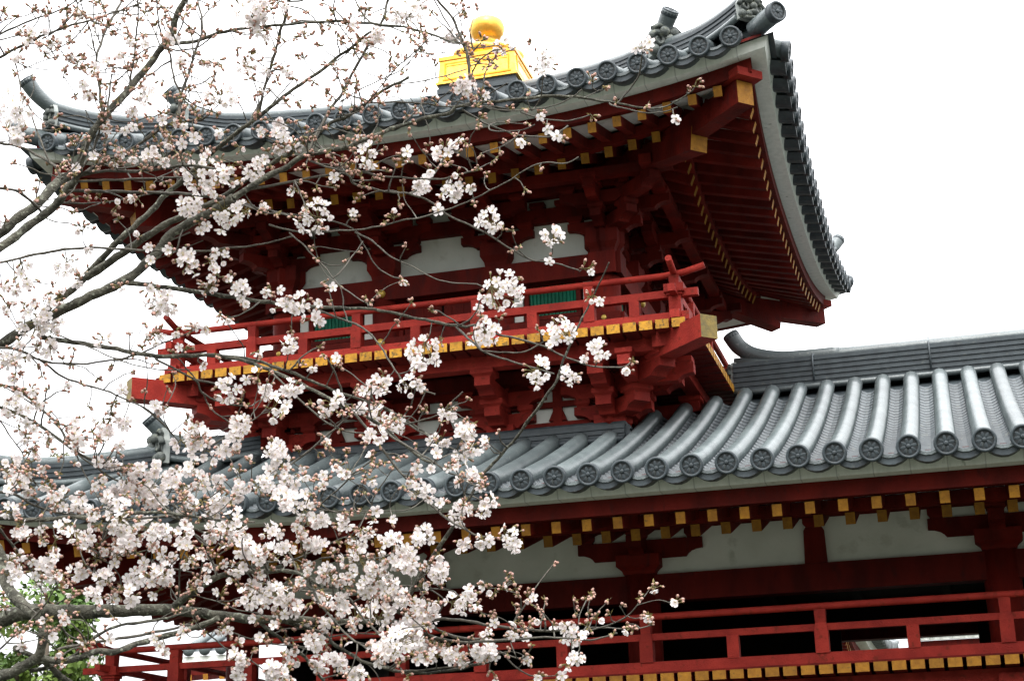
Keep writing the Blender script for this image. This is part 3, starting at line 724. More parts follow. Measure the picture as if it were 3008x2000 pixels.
# ================================================================== trees
def tree_bg(name,label,cpx,cpy,dep,rpx,hfac,col,col2,seed,trunk=True):
    rr=random.Random(seed); c=CAM+ray(cpx,cpy)*dep; R=rpx/FPX*dep
    T=thing(name,label,'tree'); T.location=(c.x,c.y,0); mt=mat(name+'_leaf',col,.7,col2,1.2,sub=0); mb=mat(name+'_bark',(.09,.07,.05),.9)
    m=MB(); H=c.z-R*.2
    m.tube([(0,0,0),(R*.05,0,H*.5),(0,0,H)],[R*.12,R*.09,R*.05],9)
    for i in range(9):
        a=rr.uniform(0,6.28); z=H*rr.uniform(.7,1); m.tube([(0,0,z),(R*.4*math.cos(a),R*.4*math.sin(a),z+R*.25),(R*.8*math.cos(a),R*.8*math.sin(a),z+R*.4)],[R*.04,R*.03,R*.01],5)
    m.build('trunk',[mb],T)
    m=MB(); blobs=[]
    for i in range(26):
        while True:
            p=V((rr.uniform(-1,1),rr.uniform(-1,1),rr.uniform(-1,1)))
            if .35<p.length<1: break
        blobs.append((V((p.x*R*.85,p.y*R*.85,p.z*R*hfac)),R*rr.uniform(.2,.36)))
    for b,r in blobs:
        for i in range(330):
            d=V((rr.gauss(0,1),rr.gauss(0,1),rr.gauss(0,1))).normalized(); q=b+d*r*rr.uniform(.55,1.08)+V((0,0,c.z)); s=R*rr.uniform(.018,.035)
            x=V((rr.gauss(0,1),rr.gauss(0,1),rr.gauss(0,1))).normalized(); y=x.cross(d+V((.1,.1,.6))).normalized()
            m.add([q-x*s*1.6,q+y*s,q+x*s*1.6,q-y*s],[(0,1,2,3)])
    m.build('crown',[mt],T,False)
tree_bg('green_tree','leafy yellow-green tree standing behind the cherry branches at the lower left',60,1900,30,250,1.1,(.06,.13,.015),(.11,.17,.02),3)
tree_bg('green_tree','small olive-green treetop just showing above the gallery hip ridge at far left',165,1400,46,78,.9,(.09,.10,.02),(.13,.13,.03),4)

# ------------------------------------------------------------------ cherry tree
import numpy as np
TR=[l for l in '''32,28 -330,1120 -150,1060 0,1011 70,965 159,922 265,871 367,823 446,759 510,683 606,632 687,582
24,8 142,925 143,903 223,842 281,779 360,696 415,648 462,600 500,560 560,510 627,446 712,378 765,339 861,263 925,221 1000,163 1064,115 1106,79
26,8 255,812 271,804 383,728 478,664 526,641 590,610 649,584 712,535 776,494 850,452 925,397 967,365 1038,331 1127,266 1200,229
20,3 687,582 776,524 840,492 903,454 1000,437 1064,414 1149,380 1255,346 1319,333 1340,316 1393,304 1500,294 1602,284 1679,284 1781,299 1832,307 1908,320 1972,307 2031,269
34,30 -330,900 -150,790 0,685 51,641 105,603 170,535 195,522
34,17 -330,960 -150,820 0,728 80,667 160,606 202,550 223,524 251,429 283,375 314,333 323,325 421,212 499,106 521,42 542,0 560,-60
66,10 -330,1900 -60,1845 0,1822 84,1796 223,1796 363,1793 502,1790 642,1807 750,1818 840,1818 1012,1824 1174,1829 1230,1857 1314,1880
34,36 -60,1560 0,1628 22,1723 73,1779 105,1800
50,26 -330,2080 -100,2010 0,1985 56,1963 112,1924 128,1857 112,1812
24,8 513,1778 564,1740 636,1695 700,1682 750,1678 784,1676 873,1681 940,1718 1012,1723
20,17 118,1930 195,1941 279,1913 335,1913 419,1885 502,1863 580,1840 640,1815
17,7 367,830 440,838 606,861 750,883 828,893 955,903 1099,909 1210,932 1322,954 1370,960
16,9 120,990 175,999 319,1021 462,1046 606,1043 700,1055 791,1086 925,1148 1005,1193 1095,1233 1170,1291 1230,1340 1282,1362
12,7 640,1046 720,1052 791,1072 880,1104 996,1153 1126,1197 1264,1282
12,6 -80,1160 0,1195 86,1231 159,1279 239,1336 360,1384 389,1406 415,1444 497,1502 558,1546 654,1585
18,8 -80,1510 0,1518 96,1527 223,1518 287,1524 415,1505 510,1508 600,1522
16,3 1169,1800 1213,1729 1264,1645 1331,1545 1375,1468 1423,1389 1504,1300 1586,1189 1632,1122 1662,1041 1703,949 1739,878 1790,770
14,7 840,1825 940,1857 990,1896 1079,1946 1202,1974 1314,1969 1442,1941
12,9 761,1825 828,1879 884,1919 951,1997
22,16 125,1935 179,1985 212,2010 240,2060
18,14 45,1902 100,1930
11,3 1174,1835 1267,1822 1334,1818 1468,1840 1579,1851 1713,1851 1767,1842 1843,1809 1879,1764
9,4 1200,1850 1222,1867 1379,1885 1602,1871 1736,1878 1812,1858
10,5 1230,1830 1264,1835 1331,1868 1450,1879 1560,1872
13,5 489,119 500,130 585,119 659,93 776,79 925,66 1000,64 1106,72 1200,83 1266,102 1319,121 1350,127
10,7 744,345 761,327 780,244 797,191 814,132 827,81 836,64 844,21 850,-20
9,6 1384,306 1384,302 1378,212 1374,166 1357,119 1331,57 1293,11 1270,-20
8,7 903,454 914,429 963,333 1000,282 1042,204 1085,127 1125,57 1140,0
8,6 305,345 300,327 289,234 283,170 297,127 319,70 344,28 372,-20
10,5 228,520 234,518 297,480 361,452 430,410 500,365 590,355
9,6 223,524 229,520 297,503 403,503 488,494 564,486 640,500
7,4 229,533 361,528 500,522 600,520
8,7 205,556 208,560 361,564 500,568 596,575 712,600 748,606
7,4 700,598 770,615 861,632 1000,656 1060,690
5,3 170,594 180,596 297,596 425,573 480,560
9,8 -60,412 0,420 53,431 106,454 159,488 182,524
8,7 -60,550 0,554 42,558 85,586 115,615 130,640
7,5 223,516 261,465 287,403 304,333 312,300
5,4 147,480 119,414 91,333 81,304 64,272 49,202 40,170
6,4 314,330 325,244 329,217
6,4 380,255 382,244 393,170 404,64 406,21 404,-20
8,4 -60,195 0,168 93,121 180,85 276,57 340,36 382,21 420,10
6,4 -40,120 0,102 53,76 119,51 200,20 230,-10
5,4 144,104 191,70 223,28 225,-10
4,3 293,127 276,74 274,21 268,-10
4,3 284,165 276,138 263,85 244,28 229,-10
3,2 144,106 136,115 191,164 234,229 287,295 305,330
3,2 189,227 223,282 253,327 262,350
3,2 51,212 123,181 212,157 276,140
4,3 470,135 467,127 438,62 399,6 390,-20
5,4 480,125 478,115 465,64 461,-10
3,2 290,215 297,215 389,210
8,5 532,360 528,327 532,274 553,223 574,149 593,100 593,64 581,0 578,-20
6,6 486,134 500,164 513,240 532,274
4,4 1814,303 1852,261 1878,215 1885,170
4,3 1400,305 1450,322 1500,325 1569,322 1653,302 1709,264
4,3 1560,324 1569,320 1589,282 1594,233
4,3 1530,330 1538,333 1577,345 1658,356 1730,340
3,2 1700,290 1724,284 1758,266
4,3 1790,302 1801,310 1883,330 1946,330 1990,315
5,4 1366,150 1361,136 1329,89 1297,42 1272,-10
4,3 1376,166 1414,125
4,3 1331,57 1361,23
3,3 1370,138 1414,142 1457,132
3,3 1376,166 1378,170 1446,178
4,3 990,340 1057,325 1127,244 1170,195 1212,159 1268,106
4,3 1000,300 1060,262 1140,225 1191,195 1255,112
4,3 1127,266 1136,253 1255,236 1372,204
3,3 1393,302 1467,259 1490,245
4,4 1060,310 1096,302 1212,302 1319,314 1372,306
5,4 1360,322 1366,328 1433,366 1522,397 1607,402 1640,390 1668,370
4,3 1436,368 1446,384 1527,384 1571,366
6,4 903,470 960,490 1000,502 1070,508 1120,518 1180,522 1280,527 1330,518 1400,500
7,4 712,560 800,545 1000,510 1040,540 1085,553 1150,565 1200,570 1255,588 1330,640 1400,670 1470,712 1545,757 1590,768 1640,775 1700,795
5,4 1200,570 1250,545 1275,512 1300,470 1310,452
5,3 790,660 830,672 900,682 1000,678 1060,674 1120,664 1180,648 1240,638 1330,610 1380,590 1440,560 1500,528 1560,490 1600,478 1660,480 1700,462
5,3 1043,683 1090,705 1110,722 1150,755 1215,785 1280,820 1330,830 1400,835
4,3 1050,690 1080,740 1105,780 1140,808 1175,817
4,3 850,684 880,710 910,740 945,775 975,812 1000,840 1050,875 1080,892
4,2 945,770 970,780 1000,778 1015,772
4,3 980,815 1010,788 1040,745 1066,710
3,2 905,732 945,725 1000,735 1050,740
9,4 -60,785 0,772 128,743 255,728 415,735 606,737 670,728 750,721 860,695
6,4 1340,960 1347,967 1386,1002 1428,1036 1535,1071 1627,1097
6,4 1365,962 1400,955 1458,980 1576,1010 1667,1051 1749,1077 1831,1077 1852,1065
4,4 1420,1033 1428,1031 1530,1035 1596,1005
4,3 159,979 287,1030 351,1059 462,1085 560,1085
5,4 790,1084 809,1104 916,1206 996,1260 1077,1273
6,4 462,1050 465,1059 568,1113 595,1153 657,1184 738,1193
6,5 568,1113 640,1128 700,1135
4,3 597,1155 599,1157 621,1202 684,1246
6,4 930,905 946,916 1067,964 1115,1015 1169,1100 1193,1133 1278,1157
4,3 612,1313 724,1246 769,1215
6,4 845,1373 968,1273 1035,1212
5,4 1180,1234 1191,1245 1286,1217 1358,1150
7,5 1005,1193 1012,1184 1085,1267 1113,1306 1174,1385 1208,1418 1247,1463 1308,1519 1392,1569
6,4 1119,1251 1163,1290 1258,1346 1314,1385 1375,1404
5,4 1180,1234 1269,1287 1353,1329
8,4 -60,1018 0,1021 64,1030 121,1059 223,1069 319,1059 399,1043 478,1008 600,960
6,4 110,1054 121,1059 175,1100 223,1122 303,1145 399,1186 453,1221 510,1279
8,6 -60,1110 0,1129 57,1148 112,1192 166,1243 191,1282 197,1305
5,4 380,1400 389,1406 450,1450 526,1495
4,4 230,1332 239,1342 319,1397 399,1438 497,1492
4,3 223,1330 242,1377 287,1460
4,3 -20,1215 0,1237 38,1291 64,1330 86,1397 105,1422 137,1444
7,5 -30,1440 0,1444 48,1454 105,1486 159,1502 230,1514
6,5 310,1524 319,1530 494,1514 558,1502 670,1467 743,1441
6,5 550,1512 558,1514 650,1528 749,1534
7,5 -40,1520 0,1556 33,1595 73,1645 112,1712 162,1801 184,1846 223,1907
5,5 873,1681 851,1628 773,1533
5,5 895,1690 895,1612 884,1522
7,6 784,1673 767,1606
7,5 905,1700 912,1712 934,1762 979,1818 1012,1857 1057,1891 1085,1899
6,5 1001,1725 1001,1740 1035,1768 1079,1829 1146,1885
5,4 1200,1720 1219,1723 1331,1734
4,4 1262,1730 1269,1734 1303,1762 1280,1812
14,5 89,1969 145,1958 218,1924 290,1863 357,1835 474,1818 592,1785
10,6 170,1910 184,1902 279,1885 391,1868 558,1835
6,5 275,1700 279,1656 296,1612 318,1545
6,5 290,1640 296,1634 335,1612 379,1573
4,4 305,1590 312,1595 391,1623 480,1662 569,1681
4,4 519,1768 519,1757 474,1684
4,4 525,1768 530,1656 558,1595
7,5 636,1695 636,1690 614,1623 603,1595 552,1556
4,3 1730,1848 1736,1842 1825,1845 1879,1845 1919,1831
3,3 1838,1809 1821,1778
3,3 1588,1850 1588,1845 1593,1804 1602,1764
3,3 1696,1849 1704,1804 1731,1746
4,3 1500,1842 1530,1796 1571,1729 1624,1657
4,3 1505,1840 1508,1831 1530,1775 1521,1737 1499,1702
4,4 1440,1945 1472,1916 1530,1934 1566,1894
4,4 1445,1935 1468,1912 1512,1956 1557,1983
6,5 1140,1965 1200,1970 1334,1956 1401,1938
4,4 884,1522 930,1490 1000,1430 1040,1390 1095,1350
4,3 940,1500 1000,1502 1080,1500 1190,1498 1250,1465
4,3 1020,1590 1085,1500 1095,1470 1110,1440 1155,1375
4,3 870,1560 905,1530 935,1480 965,1410
5,4 740,1700 800,1720 900,1735 1000,1745
5,4 750,1640 800,1650 870,1640 960,1600 1020,1575
4,3 560,1745 620,1760 700,1790 760,1800
5,4 940,1640 1020,1630 1100,1640 1200,1610
4,3 970,1870 1030,1860 1120,1862
5,4 0,1905 60,1850 120,1790 160,1730
4,3 640,1840 720,1870 800,1890 900,1900 980,1925
4,3 600,1850 660,1900 740,1940 800,1990'''.split('\n') if l.strip()]
CL='''f 35,330,60 744,25,62 1200,30,52 425,282,28 659,291,42 723,195,24 1105,110,28 1320,105,22 1478,135,28 1361,250,34 1595,180,42 1890,135,30 49,407,26 591,509,58 659,514,34 740,503,36 555,610,42 670,628,50 935,637,54 1085,455,38 1308,446,34 1329,560,40 1442,642,36 446,454,32 829,378,30 1240,545,28 1478,847,62 1422,974,46 1647,974,44 1578,1087,42 1754,1030,32 1677,1102,30 1626,694,32 1242,1030,48 1230,1068,28 882,893,36 837,897,28 917,938,30 853,1011,26 542,752,34 555,779,30 650,756,28 701,852,30 478,887,42 491,906,24 198,779,34 112,938,58 140,967,36 143,1024,30 32,1053,36 57,1199,42 666,1141,40 574,1272,34 542,1298,34 587,1317,38 657,1323,26 705,1237,26 692,1282,22 462,1199,24 325,1199,20 360,1240,24 319,1279,26 325,1352,26 230,1304,28 32,1371,36 45,1400,32 185,1467,36 236,1476,28 32,1495,26 806,1323,38 823,1362,42 845,1412,34 773,1418,34 884,1479,44 834,1463,36 940,1524,28 800,1563,34 812,1195,34 784,1145,28 851,1139,34 711,1251,26 1113,1122,36 1090,1145,24 1213,1133,36 973,1184,32 951,1206,20 1057,1206,20 1113,1217,34 1163,1240,34 1096,1284,38 1314,1212,28 1291,1295,34 1364,1273,32 1381,1318,26 1358,1351,28 1392,1390,22 1236,1435,38 1347,1507,40 1431,1485,34 1504,1581,40 1423,1586,26 1356,1608,26 1294,1684,30 1245,1568,30 1374,1760,40 1334,1770,28 1245,1791,34 1218,1831,34 1222,1898,36 1320,1907,28 1396,1912,28 1441,1912,30 1673,1862,34 1691,1934,24 1074,1706,50 1113,1801,46 1046,1812,36 1057,1640,40 1191,1634,46 1169,1891,58 1124,1913,36 1225,1891,34 1236,1824,36 1292,1684,30 1258,1790,30 812,1751,48 761,1740,40 851,1773,40 728,1751,34 1336,1924,34 1425,1913,34 912,1885,30 856,1930,26 800,1974,30 946,1946,28 990,1941,30 1052,1980,36 357,1522,52 257,1589,28 391,1573,32 123,1679,46 156,1640,24 33,1690,28 469,1556,30 541,1561,28 491,1634,28 296,1695,30 402,1695,34 279,1751,30 385,1751,28 692,1533,40 714,1600,36 1195,1660,30 1150,1590,30 1010,1540,28 1080,1570,30 700,1440,34 640,1470,36 600,1420,30 560,1370,26 510,1400,30 450,1420,34 400,1385,26 470,1460,34 540,1480,30 350,1440,28 320,1480,24 620,1560,30 760,1620,34 830,1620,34 880,1590,28 930,1600,26 700,1660,26 960,1680,30 1000,1700,26 1140,1720,40 1180,1760,36 450,1380,28
m 110,105,24 60,180,20 425,130,18 638,187,26 189,490,22 319,384,20 344,479,20 395,452,24 495,415,18 540,360,20 570,400,26 640,385,26 702,435,18 630,570,22 770,610,20 865,565,18 990,520,22 1190,465,32 1350,410,14 1261,503,24 1345,515,20 1380,550,14 1282,613,18 1038,630,24 1155,635,20 1584,335,22 1605,375,16 1541,412,22 1643,404,24 1985,345,14 1616,760,16 1723,786,26 1412,903,14 1733,867,24 1760,888,20 1585,970,14 1620,1015,14 1718,1056,18 1846,1087,16 1315,1204,24 1366,1265,26 1427,1296,16 716,842,28 795,849,28 936,900,20 974,855,20 1188,826,15 1290,1005,20 993,1056,14 917,1078,18 6,651,22 240,670,24 644,804,22 622,823,16 676,820,20 459,852,24 714,893,14 223,823,20 255,791,22 185,871,22 70,779,18 61,817,30 10,849,24 10,906,26 54,1008,18 303,992,28 516,970,20 571,951,16 615,963,18 593,1075,12 443,724,16 408,692,12 261,734,14 32,1119,14 115,1157,18 73,1285,16 99,1259,14 105,1320,20 108,1352,14 198,1129,12 357,1148,14 220,1240,14 223,1279,24 348,1307,18 220,1358,14 555,1228,18 689,1314,18 730,1116,18 625,1361,14 86,1441,20 150,1432,18 996,1212,18 1280,1340,20 1266,1379,16 1319,1368,18 1353,1415,18 1414,1424,14 1425,1301,18 1303,1479,18 890,1379,12 1298,1479,14 1289,1626,18 1481,1733,20 1446,1746,18 1562,1755,14 1271,1885,22 1347,1938,22 1454,1934,16 1450,1983,18 1432,1862,22 1450,1836,18 1521,1822,24 1579,1822,22 1629,1831,14 1664,1831,18 1727,1836,22 1754,1813,16 1704,1871,18 1664,1956,16 1588,1983,20 1646,1983,18 1012,1718,24 1292,1891,22 73,1578,22 28,1645,22 11,1779,22 61,1857,24 268,1941,20 312,1879,20 167,1913,18 497,1567,22 446,1617,20 346,1645,24 212,1745,26 469,1896,10 485,1913,9 310,1610,20 200,1540,20 120,1560,20 240,1660,22 180,1720,20 330,1760,20 460,1740,20 430,1660,20 560,1640,22 600,1700,20 650,1740,24 560,1720,20 690,1710,20 760,1690,20 900,1660,22 960,1750,20 700,1380,20 740,1350,18 650,1400,20 880,1540,20 980,1620,18 1120,1660,22 1240,1720,18 900,1830,18 760,1880,20 700,1890,18 840,1870,18 720,1950,20 660,1840,20 1090,1520,16 1150,1530,16 1010,1880,16 270,1430,20 290,1540,22 60,1540,18 140,1760,18 90,1640,18
b 1410,350,24 1737,233,26 1780,250,20 2048,248,24 1745,340,18 1403,503,24 1545,560,20 1595,500,16 1395,600,14 1478,668,20 1468,930,18 856,973,12 1089,887,13 1194,721,16 1057,737,12 1016,769,11 946,1273,12 876,1323,10 940,1334,12 1810,300,12 1300,470,14 1360,120,20 1440,178,18 1361,23,22 1414,118,26 1240,100,16 1180,60,18 230,25,26 140,40,24 90,20,20 60,90,20 190,30,22 440,30,20 425,100,20 390,130,16 285,65,16 340,70,14 187,215,16 300,245,16 330,200,14 560,20,14 545,160,14 600,180,12 640,105,16 690,90,16 700,150,12 750,55,18 780,95,14 830,110,16 860,50,18 900,85,18 940,130,20 890,170,14 850,210,14 960,190,18 1000,110,16 1050,70,18 1080,20,16 1130,50,20 1040,150,14 1090,165,14 1140,200,16 1190,215,14 1230,130,14 1260,160,14 1280,185,14 1250,260,12 1110,275,16 1090,320,16 1280,300,14 1420,340,14 1010,240,14 960,270,12 900,240,14 880,300,14 820,230,12 730,230,16 740,150,12 770,180,12 620,250,12 510,290,16 470,240,16 430,210,12 380,190,12 340,430,18 310,450,14 360,440,20 420,500,14 480,540,14 260,570,16 290,580,18 310,590,14 420,560,18 450,540,14 610,440,14 560,450,14 780,440,14 830,470,14 860,430,12 900,490,12 960,450,14 1010,410,14 1030,480,14 880,540,14 930,560,16 900,600,14 1060,520,12 1130,650,16 1170,600,12 800,1170,10 180,1050,12 210,1070,12 330,1080,10 260,1200,12 290,1290,12 240,1130,12 1860,1062,14 1830,1775,8 1880,1760,10 1915,1830,10 1800,1860,12 1600,1762,12 1733,1745,16 1630,1655,8 1500,1700,16 1520,1745,14 1560,1735,12 1790,1800,14 1690,1800,12 965,1405,12 1095,1345,10 1155,1370,8 1010,1500,12 1060,1500,14 1110,1440,14 870,1320,10'''
cherry=thing('cherry_tree','lichen-grey cherry tree with pale pink blossom clusters and buds, branches reaching across the temple','cherry tree')
M['bark']=mat('cherry_bark',(.105,.10,.078),.85,(.038,.037,.029),22,bump=.6,bscale=90,col3=(.22,.23,.18),s3=60,k3=.56,spec=.2)
M['twig']=mat('cherry_twig',(.12,.11,.09),.8,(.06,.055,.045),60,bump=.3,bscale=200,spec=.25)
def leafmat(name,col,col2,tr,scale=60):
    m=mat(name,col,.55,col2,scale,spec=.25); n=m.node_tree.nodes; l=m.node_tree.links; b=n['Principled BSDF']
    t=n.new('ShaderNodeBsdfTranslucent'); s=n.new('ShaderNodeMixShader'); s.inputs[0].default_value=tr
    l.new(b.inputs['Base Color'].links[0].from_socket,t.inputs[0]); l.new(b.outputs[0],s.inputs[1]); l.new(t.outputs[0],s.inputs[2]); l.new(s.outputs[0],n['Material Output'].inputs[0]); return m
M['petal']=leafmat('petal',(.85,.82,.80),(.84,.755,.755),.35,90)
M['heart']=leafmat('flower_heart',(.66,.62,.32),(.60,.46,.34),.2,300)
M['bud']=leafmat('bud_pink',(.34,.22,.13),(.66,.38,.35),.2,200)
M['calyx']=leafmat('calyx',(.15,.15,.05),(.19,.12,.045),.15,200)
CM=[M['petal'],M['heart'],M['bud'],M['calyx'],M['twig']]
rt=random.Random(11)
def at(px,py,d): return CAM+ray(px,py)*d
def crs(pts,k=5):
    P=[pts[0]]+pts+[pts[-1]]; out=[]
    for i in range(1,len(P)-2):
        a,b,c,d=P[i-1:i+3]
        for j in range(k):
            t=j/k; out.append(tuple(.5*(2*b[q]+(c[q]-a[q])*t+(2*a[q]-5*b[q]+4*c[q]-d[q])*t*t+(3*b[q]-a[q]-3*c[q]+d[q])*t**3) for q in range(len(b))))
    out.append(tuple(pts[-1])); return out
NODES=[]      # x,y,depth,width of every point on the branches so far
def nearest(x,y,lim=1e9,minw=0):
    best=None;bd=lim*lim
    for n in NODES:
        d=(n[0]-x)**2+(n[1]-y)**2
        if d<bd and n[3]>=minw: bd=d;best=n
    return best
BRD={}
twigs=MB(); DEP=5.6; trunkx=-420
def wiggle(seed,L): 
    return 0
def add_branch(px,w0,w1,d0=None,d1=None,part=None):
    """px: photo-plane outline of the branch; it gets its own distance d0..d1 and thickness"""
    q=crs([tuple(p) for p in px],6 if w0>6 else 5); n=len(q); L=[0]
    for a,b in zip(q[:-1],q[1:]): L.append(L[-1]+math.hypot(a[0]-b[0],a[1]-b[1]))
    T=L[-1] or 1; pts=[];rad=[]; k1=rt.uniform(0,6); k2=rt.uniform(0,6); knob=0
    for i,(x,y) in enumerate(q):
        s=L[i]/T; d=d0+(d1-d0)*s+.05*math.sin(k1+L[i]/90)*min(1,s*6); w=w0+(w1-w0)*s**.8
        j=min(2.2,.22*w+.7)*min(1,s*8); x+=j*.5*(math.sin(k2+L[i]/17)+.7*math.sin(k1+L[i]/7.3)); y+=j*.5*(math.cos(k1+L[i]/15)+.7*math.sin(k2+L[i]/8.1))
        ww=w*(.96 if w>8 else 1.2)*(1+.07*math.sin(k1+L[i]/9)+rt.uniform(-.05,.05)); pts.append(at(x,y,d)); rad.append(max(.0009,ww/2*d/FPX)); NODES.append((x,y,d,w))
    nn=12 if w0>15 else 8 if w0>8 else 6
    part.tube(pts,rad,nn,0 if True else 0)
    return q
trunk=MB(); base=at(-520,1000,6.3); tp_=[V((base.x-.1,base.y+.05,-.1)),V((base.x-.05,base.y,1.0)),V((base.x,base.y,2.0)),at(-440,1900,6.0),at(-400,1250,5.9),at(-380,900,5.9),at(-420,300,6.0)]
tp_[3]=V((base.x+.02,base.y,at(-440,1900,6.0).z))
trunk.tube([tp_[0],tp_[1],tp_[2]]+tp_[4:],[.24,.19,.17,.13,.11,.06],14); trunk.build('trunk',[M['bark']],cherry)
depths=[5.8,6.4,6.15,None,6.0,5.7,5.3,5.35,5.25]
for i,l in enumerate(TR):
    ws,*ps=l.split(); w0,w1=[float(a) for a in ws.split(',')]; px=[tuple(float(a) for a in p.split(',')) for p in ps]
    if i<len(depths) and depths[i]: d0=depths[i]
    else:
        nr=nearest(*px[0],60,w0*.6) if NODES else None
        d0=nr[2] if nr else 5.6+rt.uniform(-.3,.3)
    d1=d0+rt.uniform(-.35,.35)*min(1.5,len(px)/5)
    if w0>=8:
        b=MB(); add_branch(px,w0,w1,d0,d1,b); b.build('branch',[M['bark'] if w0>=12 else M['twig']],cherry,False)
    else: add_branch(px,w0,w1,d0,d1,twigs)
# ---- flowers and buds
def petal_verts():
    pr=[(.10,.0),(.30,.19),(.62,.31),(.88,.25),(1.0,.10),(.93,0)]       # (length, half width) to the notch
    v=[];
    for a,b in pr: v.append((a,b,a*a*.22+b*b*.5))
    for a,b in pr[1:-1]: v.append((a,-b,a*a*.22+b*b*.5))
    v.append((.45,0,.0)); v.append((.75,0,.06)); return v
PV=petal_verts()   # 0..5 one side, 6..9 other side (of idx1..4), 10,11 midline
PF=[(0,1,10),(1,2,11,10),(2,3,11),(3,4,5,11),(0,10,6),(6,10,11,7),(7,11,8),(8,11,5,9)]
def basis(d,rr):
    d=d.normalized(); a=V((0,0,1)) if abs(d.z)<.9 else V((1,0,0)); x=d.cross(a).normalized(); y=d.cross(x); t=rr.uniform(0,6.28)
    return x*math.cos(t)+y*math.sin(t), -x*math.sin(t)+y*math.cos(t), d
def flower(m,p,d,r,rr,open_=1.0):
    x,y,z=basis(d,rr); vs=[];fs=[]
    cup=rr.uniform(-.1,.35)+(1-open_)*1.6
    for k in range(5):
        a=k*2*math.pi/5+rr.uniform(-.08,.08); ca,sa=math.cos(a),math.sin(a); sc_=rr.uniform(.9,1.08)*r; tl=cup+rr.uniform(-.12,.12); ct,st=math.cos(tl),math.sin(tl)
        b=len(vs); tw=rr.uniform(-.25,.25)
        for (u,v,h) in PV:
            h=h*1.0+v*tw; uu=(u*ct-h*st)*sc_; hh=(u*st+h*ct)*sc_; vv=v*sc_*1.12
            vs.append(p+x*(uu*ca-vv*sa)+y*(uu*sa+vv*ca)+z*hh)
        fs+=[tuple(i+b for i in f) for f in PF]
    m.add(vs,fs,0,True)
    # heart: small disc and stamens
    c=p+z*r*.06; n=6; vs=[c+(x*math.cos(i*6.283/n)+y*math.sin(i*6.283/n))*r*.17 for i in range(n)]+[c+z*r*.1]
    m.add(vs,[(i,(i+1)%n,n) for i in range(n)],1,True)
    for i in range(5):
        a=rr.uniform(0,6.28); q=p+(x*math.cos(a)+y*math.sin(a))*r*rr.uniform(.22,.36)+z*r*.34; e=r*.045
        m.add([c,q+x*e,q-x*e+z*e],[(0,1,2)],1)
    # calyx behind
    q=p-z*r*.42; n=5; vs=[p+(x*math.cos(i*6.283/n)+y*math.sin(i*6.283/n))*r*.15 for i in range(n)]+[q+(x*math.cos(i*6.283/n)+y*math.sin(i*6.283/n))*r*.08 for i in range(n)]+[q-z*r*.08]
    m.add(vs,[(i,(i+1)%n,n+(i+1)%n,n+i) for i in range(n)]+[(n+i,n+(i+1)%n,2*n) for i in range(n)],3,True)
    return q
def bud(m,p,d,r,rr):
    x,y,z=basis(d,rr); n=6; pr=[(.20,-1.05,3),(.30,-.6,3),(.34,-.15,3),(.46,.1,3),(.46,.42,2),(.30,.75,2),(.02,.98,2)]
    for (r0,z0,mm),(r1,z1,m1) in zip(pr[:-1],pr[1:]):
        vs=[p+(x*math.cos(i*6.283/n)+y*math.sin(i*6.283/n))*r0*r+z*z0*r for i in range(n)]+[p+(x*math.cos(i*6.283/n)+y*math.sin(i*6.283/n))*r1*r+z*z1*r for i in range(n)]
        m.add(vs,[(i,(i+1)%n,n+(i+1)%n,n+i) for i in range(n)],m1,True)
    return p-z*r
def stalk(m,a,b,r=.0010,mat_=3):
    mid=(a+b)/2+V((0,0,-(a-b).length*.12)); m.tube([a,mid,b],[r*1.1,r,r],3,mat_,cap=False)
def scale_leaf(m,p,d,r,rr):
    x,y,z=basis(d,rr); m.add([p,p+z*r*.5+x*r*.22,p+z*r*1.1+y*r*.1,p+z*r*.5-x*r*.22],[(0,1,2),(0,2,3)],3,True)
FR=18.0/FPX      # open flower radius per metre of distance
rc=random.Random(5)
clusters=[]
for line in CL.split('\n'):
    if not line.strip(): continue
    kind,*cs=line.split()
    for c in cs:
        x,y,r=[float(a) for a in c.split(',')]; clusters.append([kind,x,y,r])
extra=[]
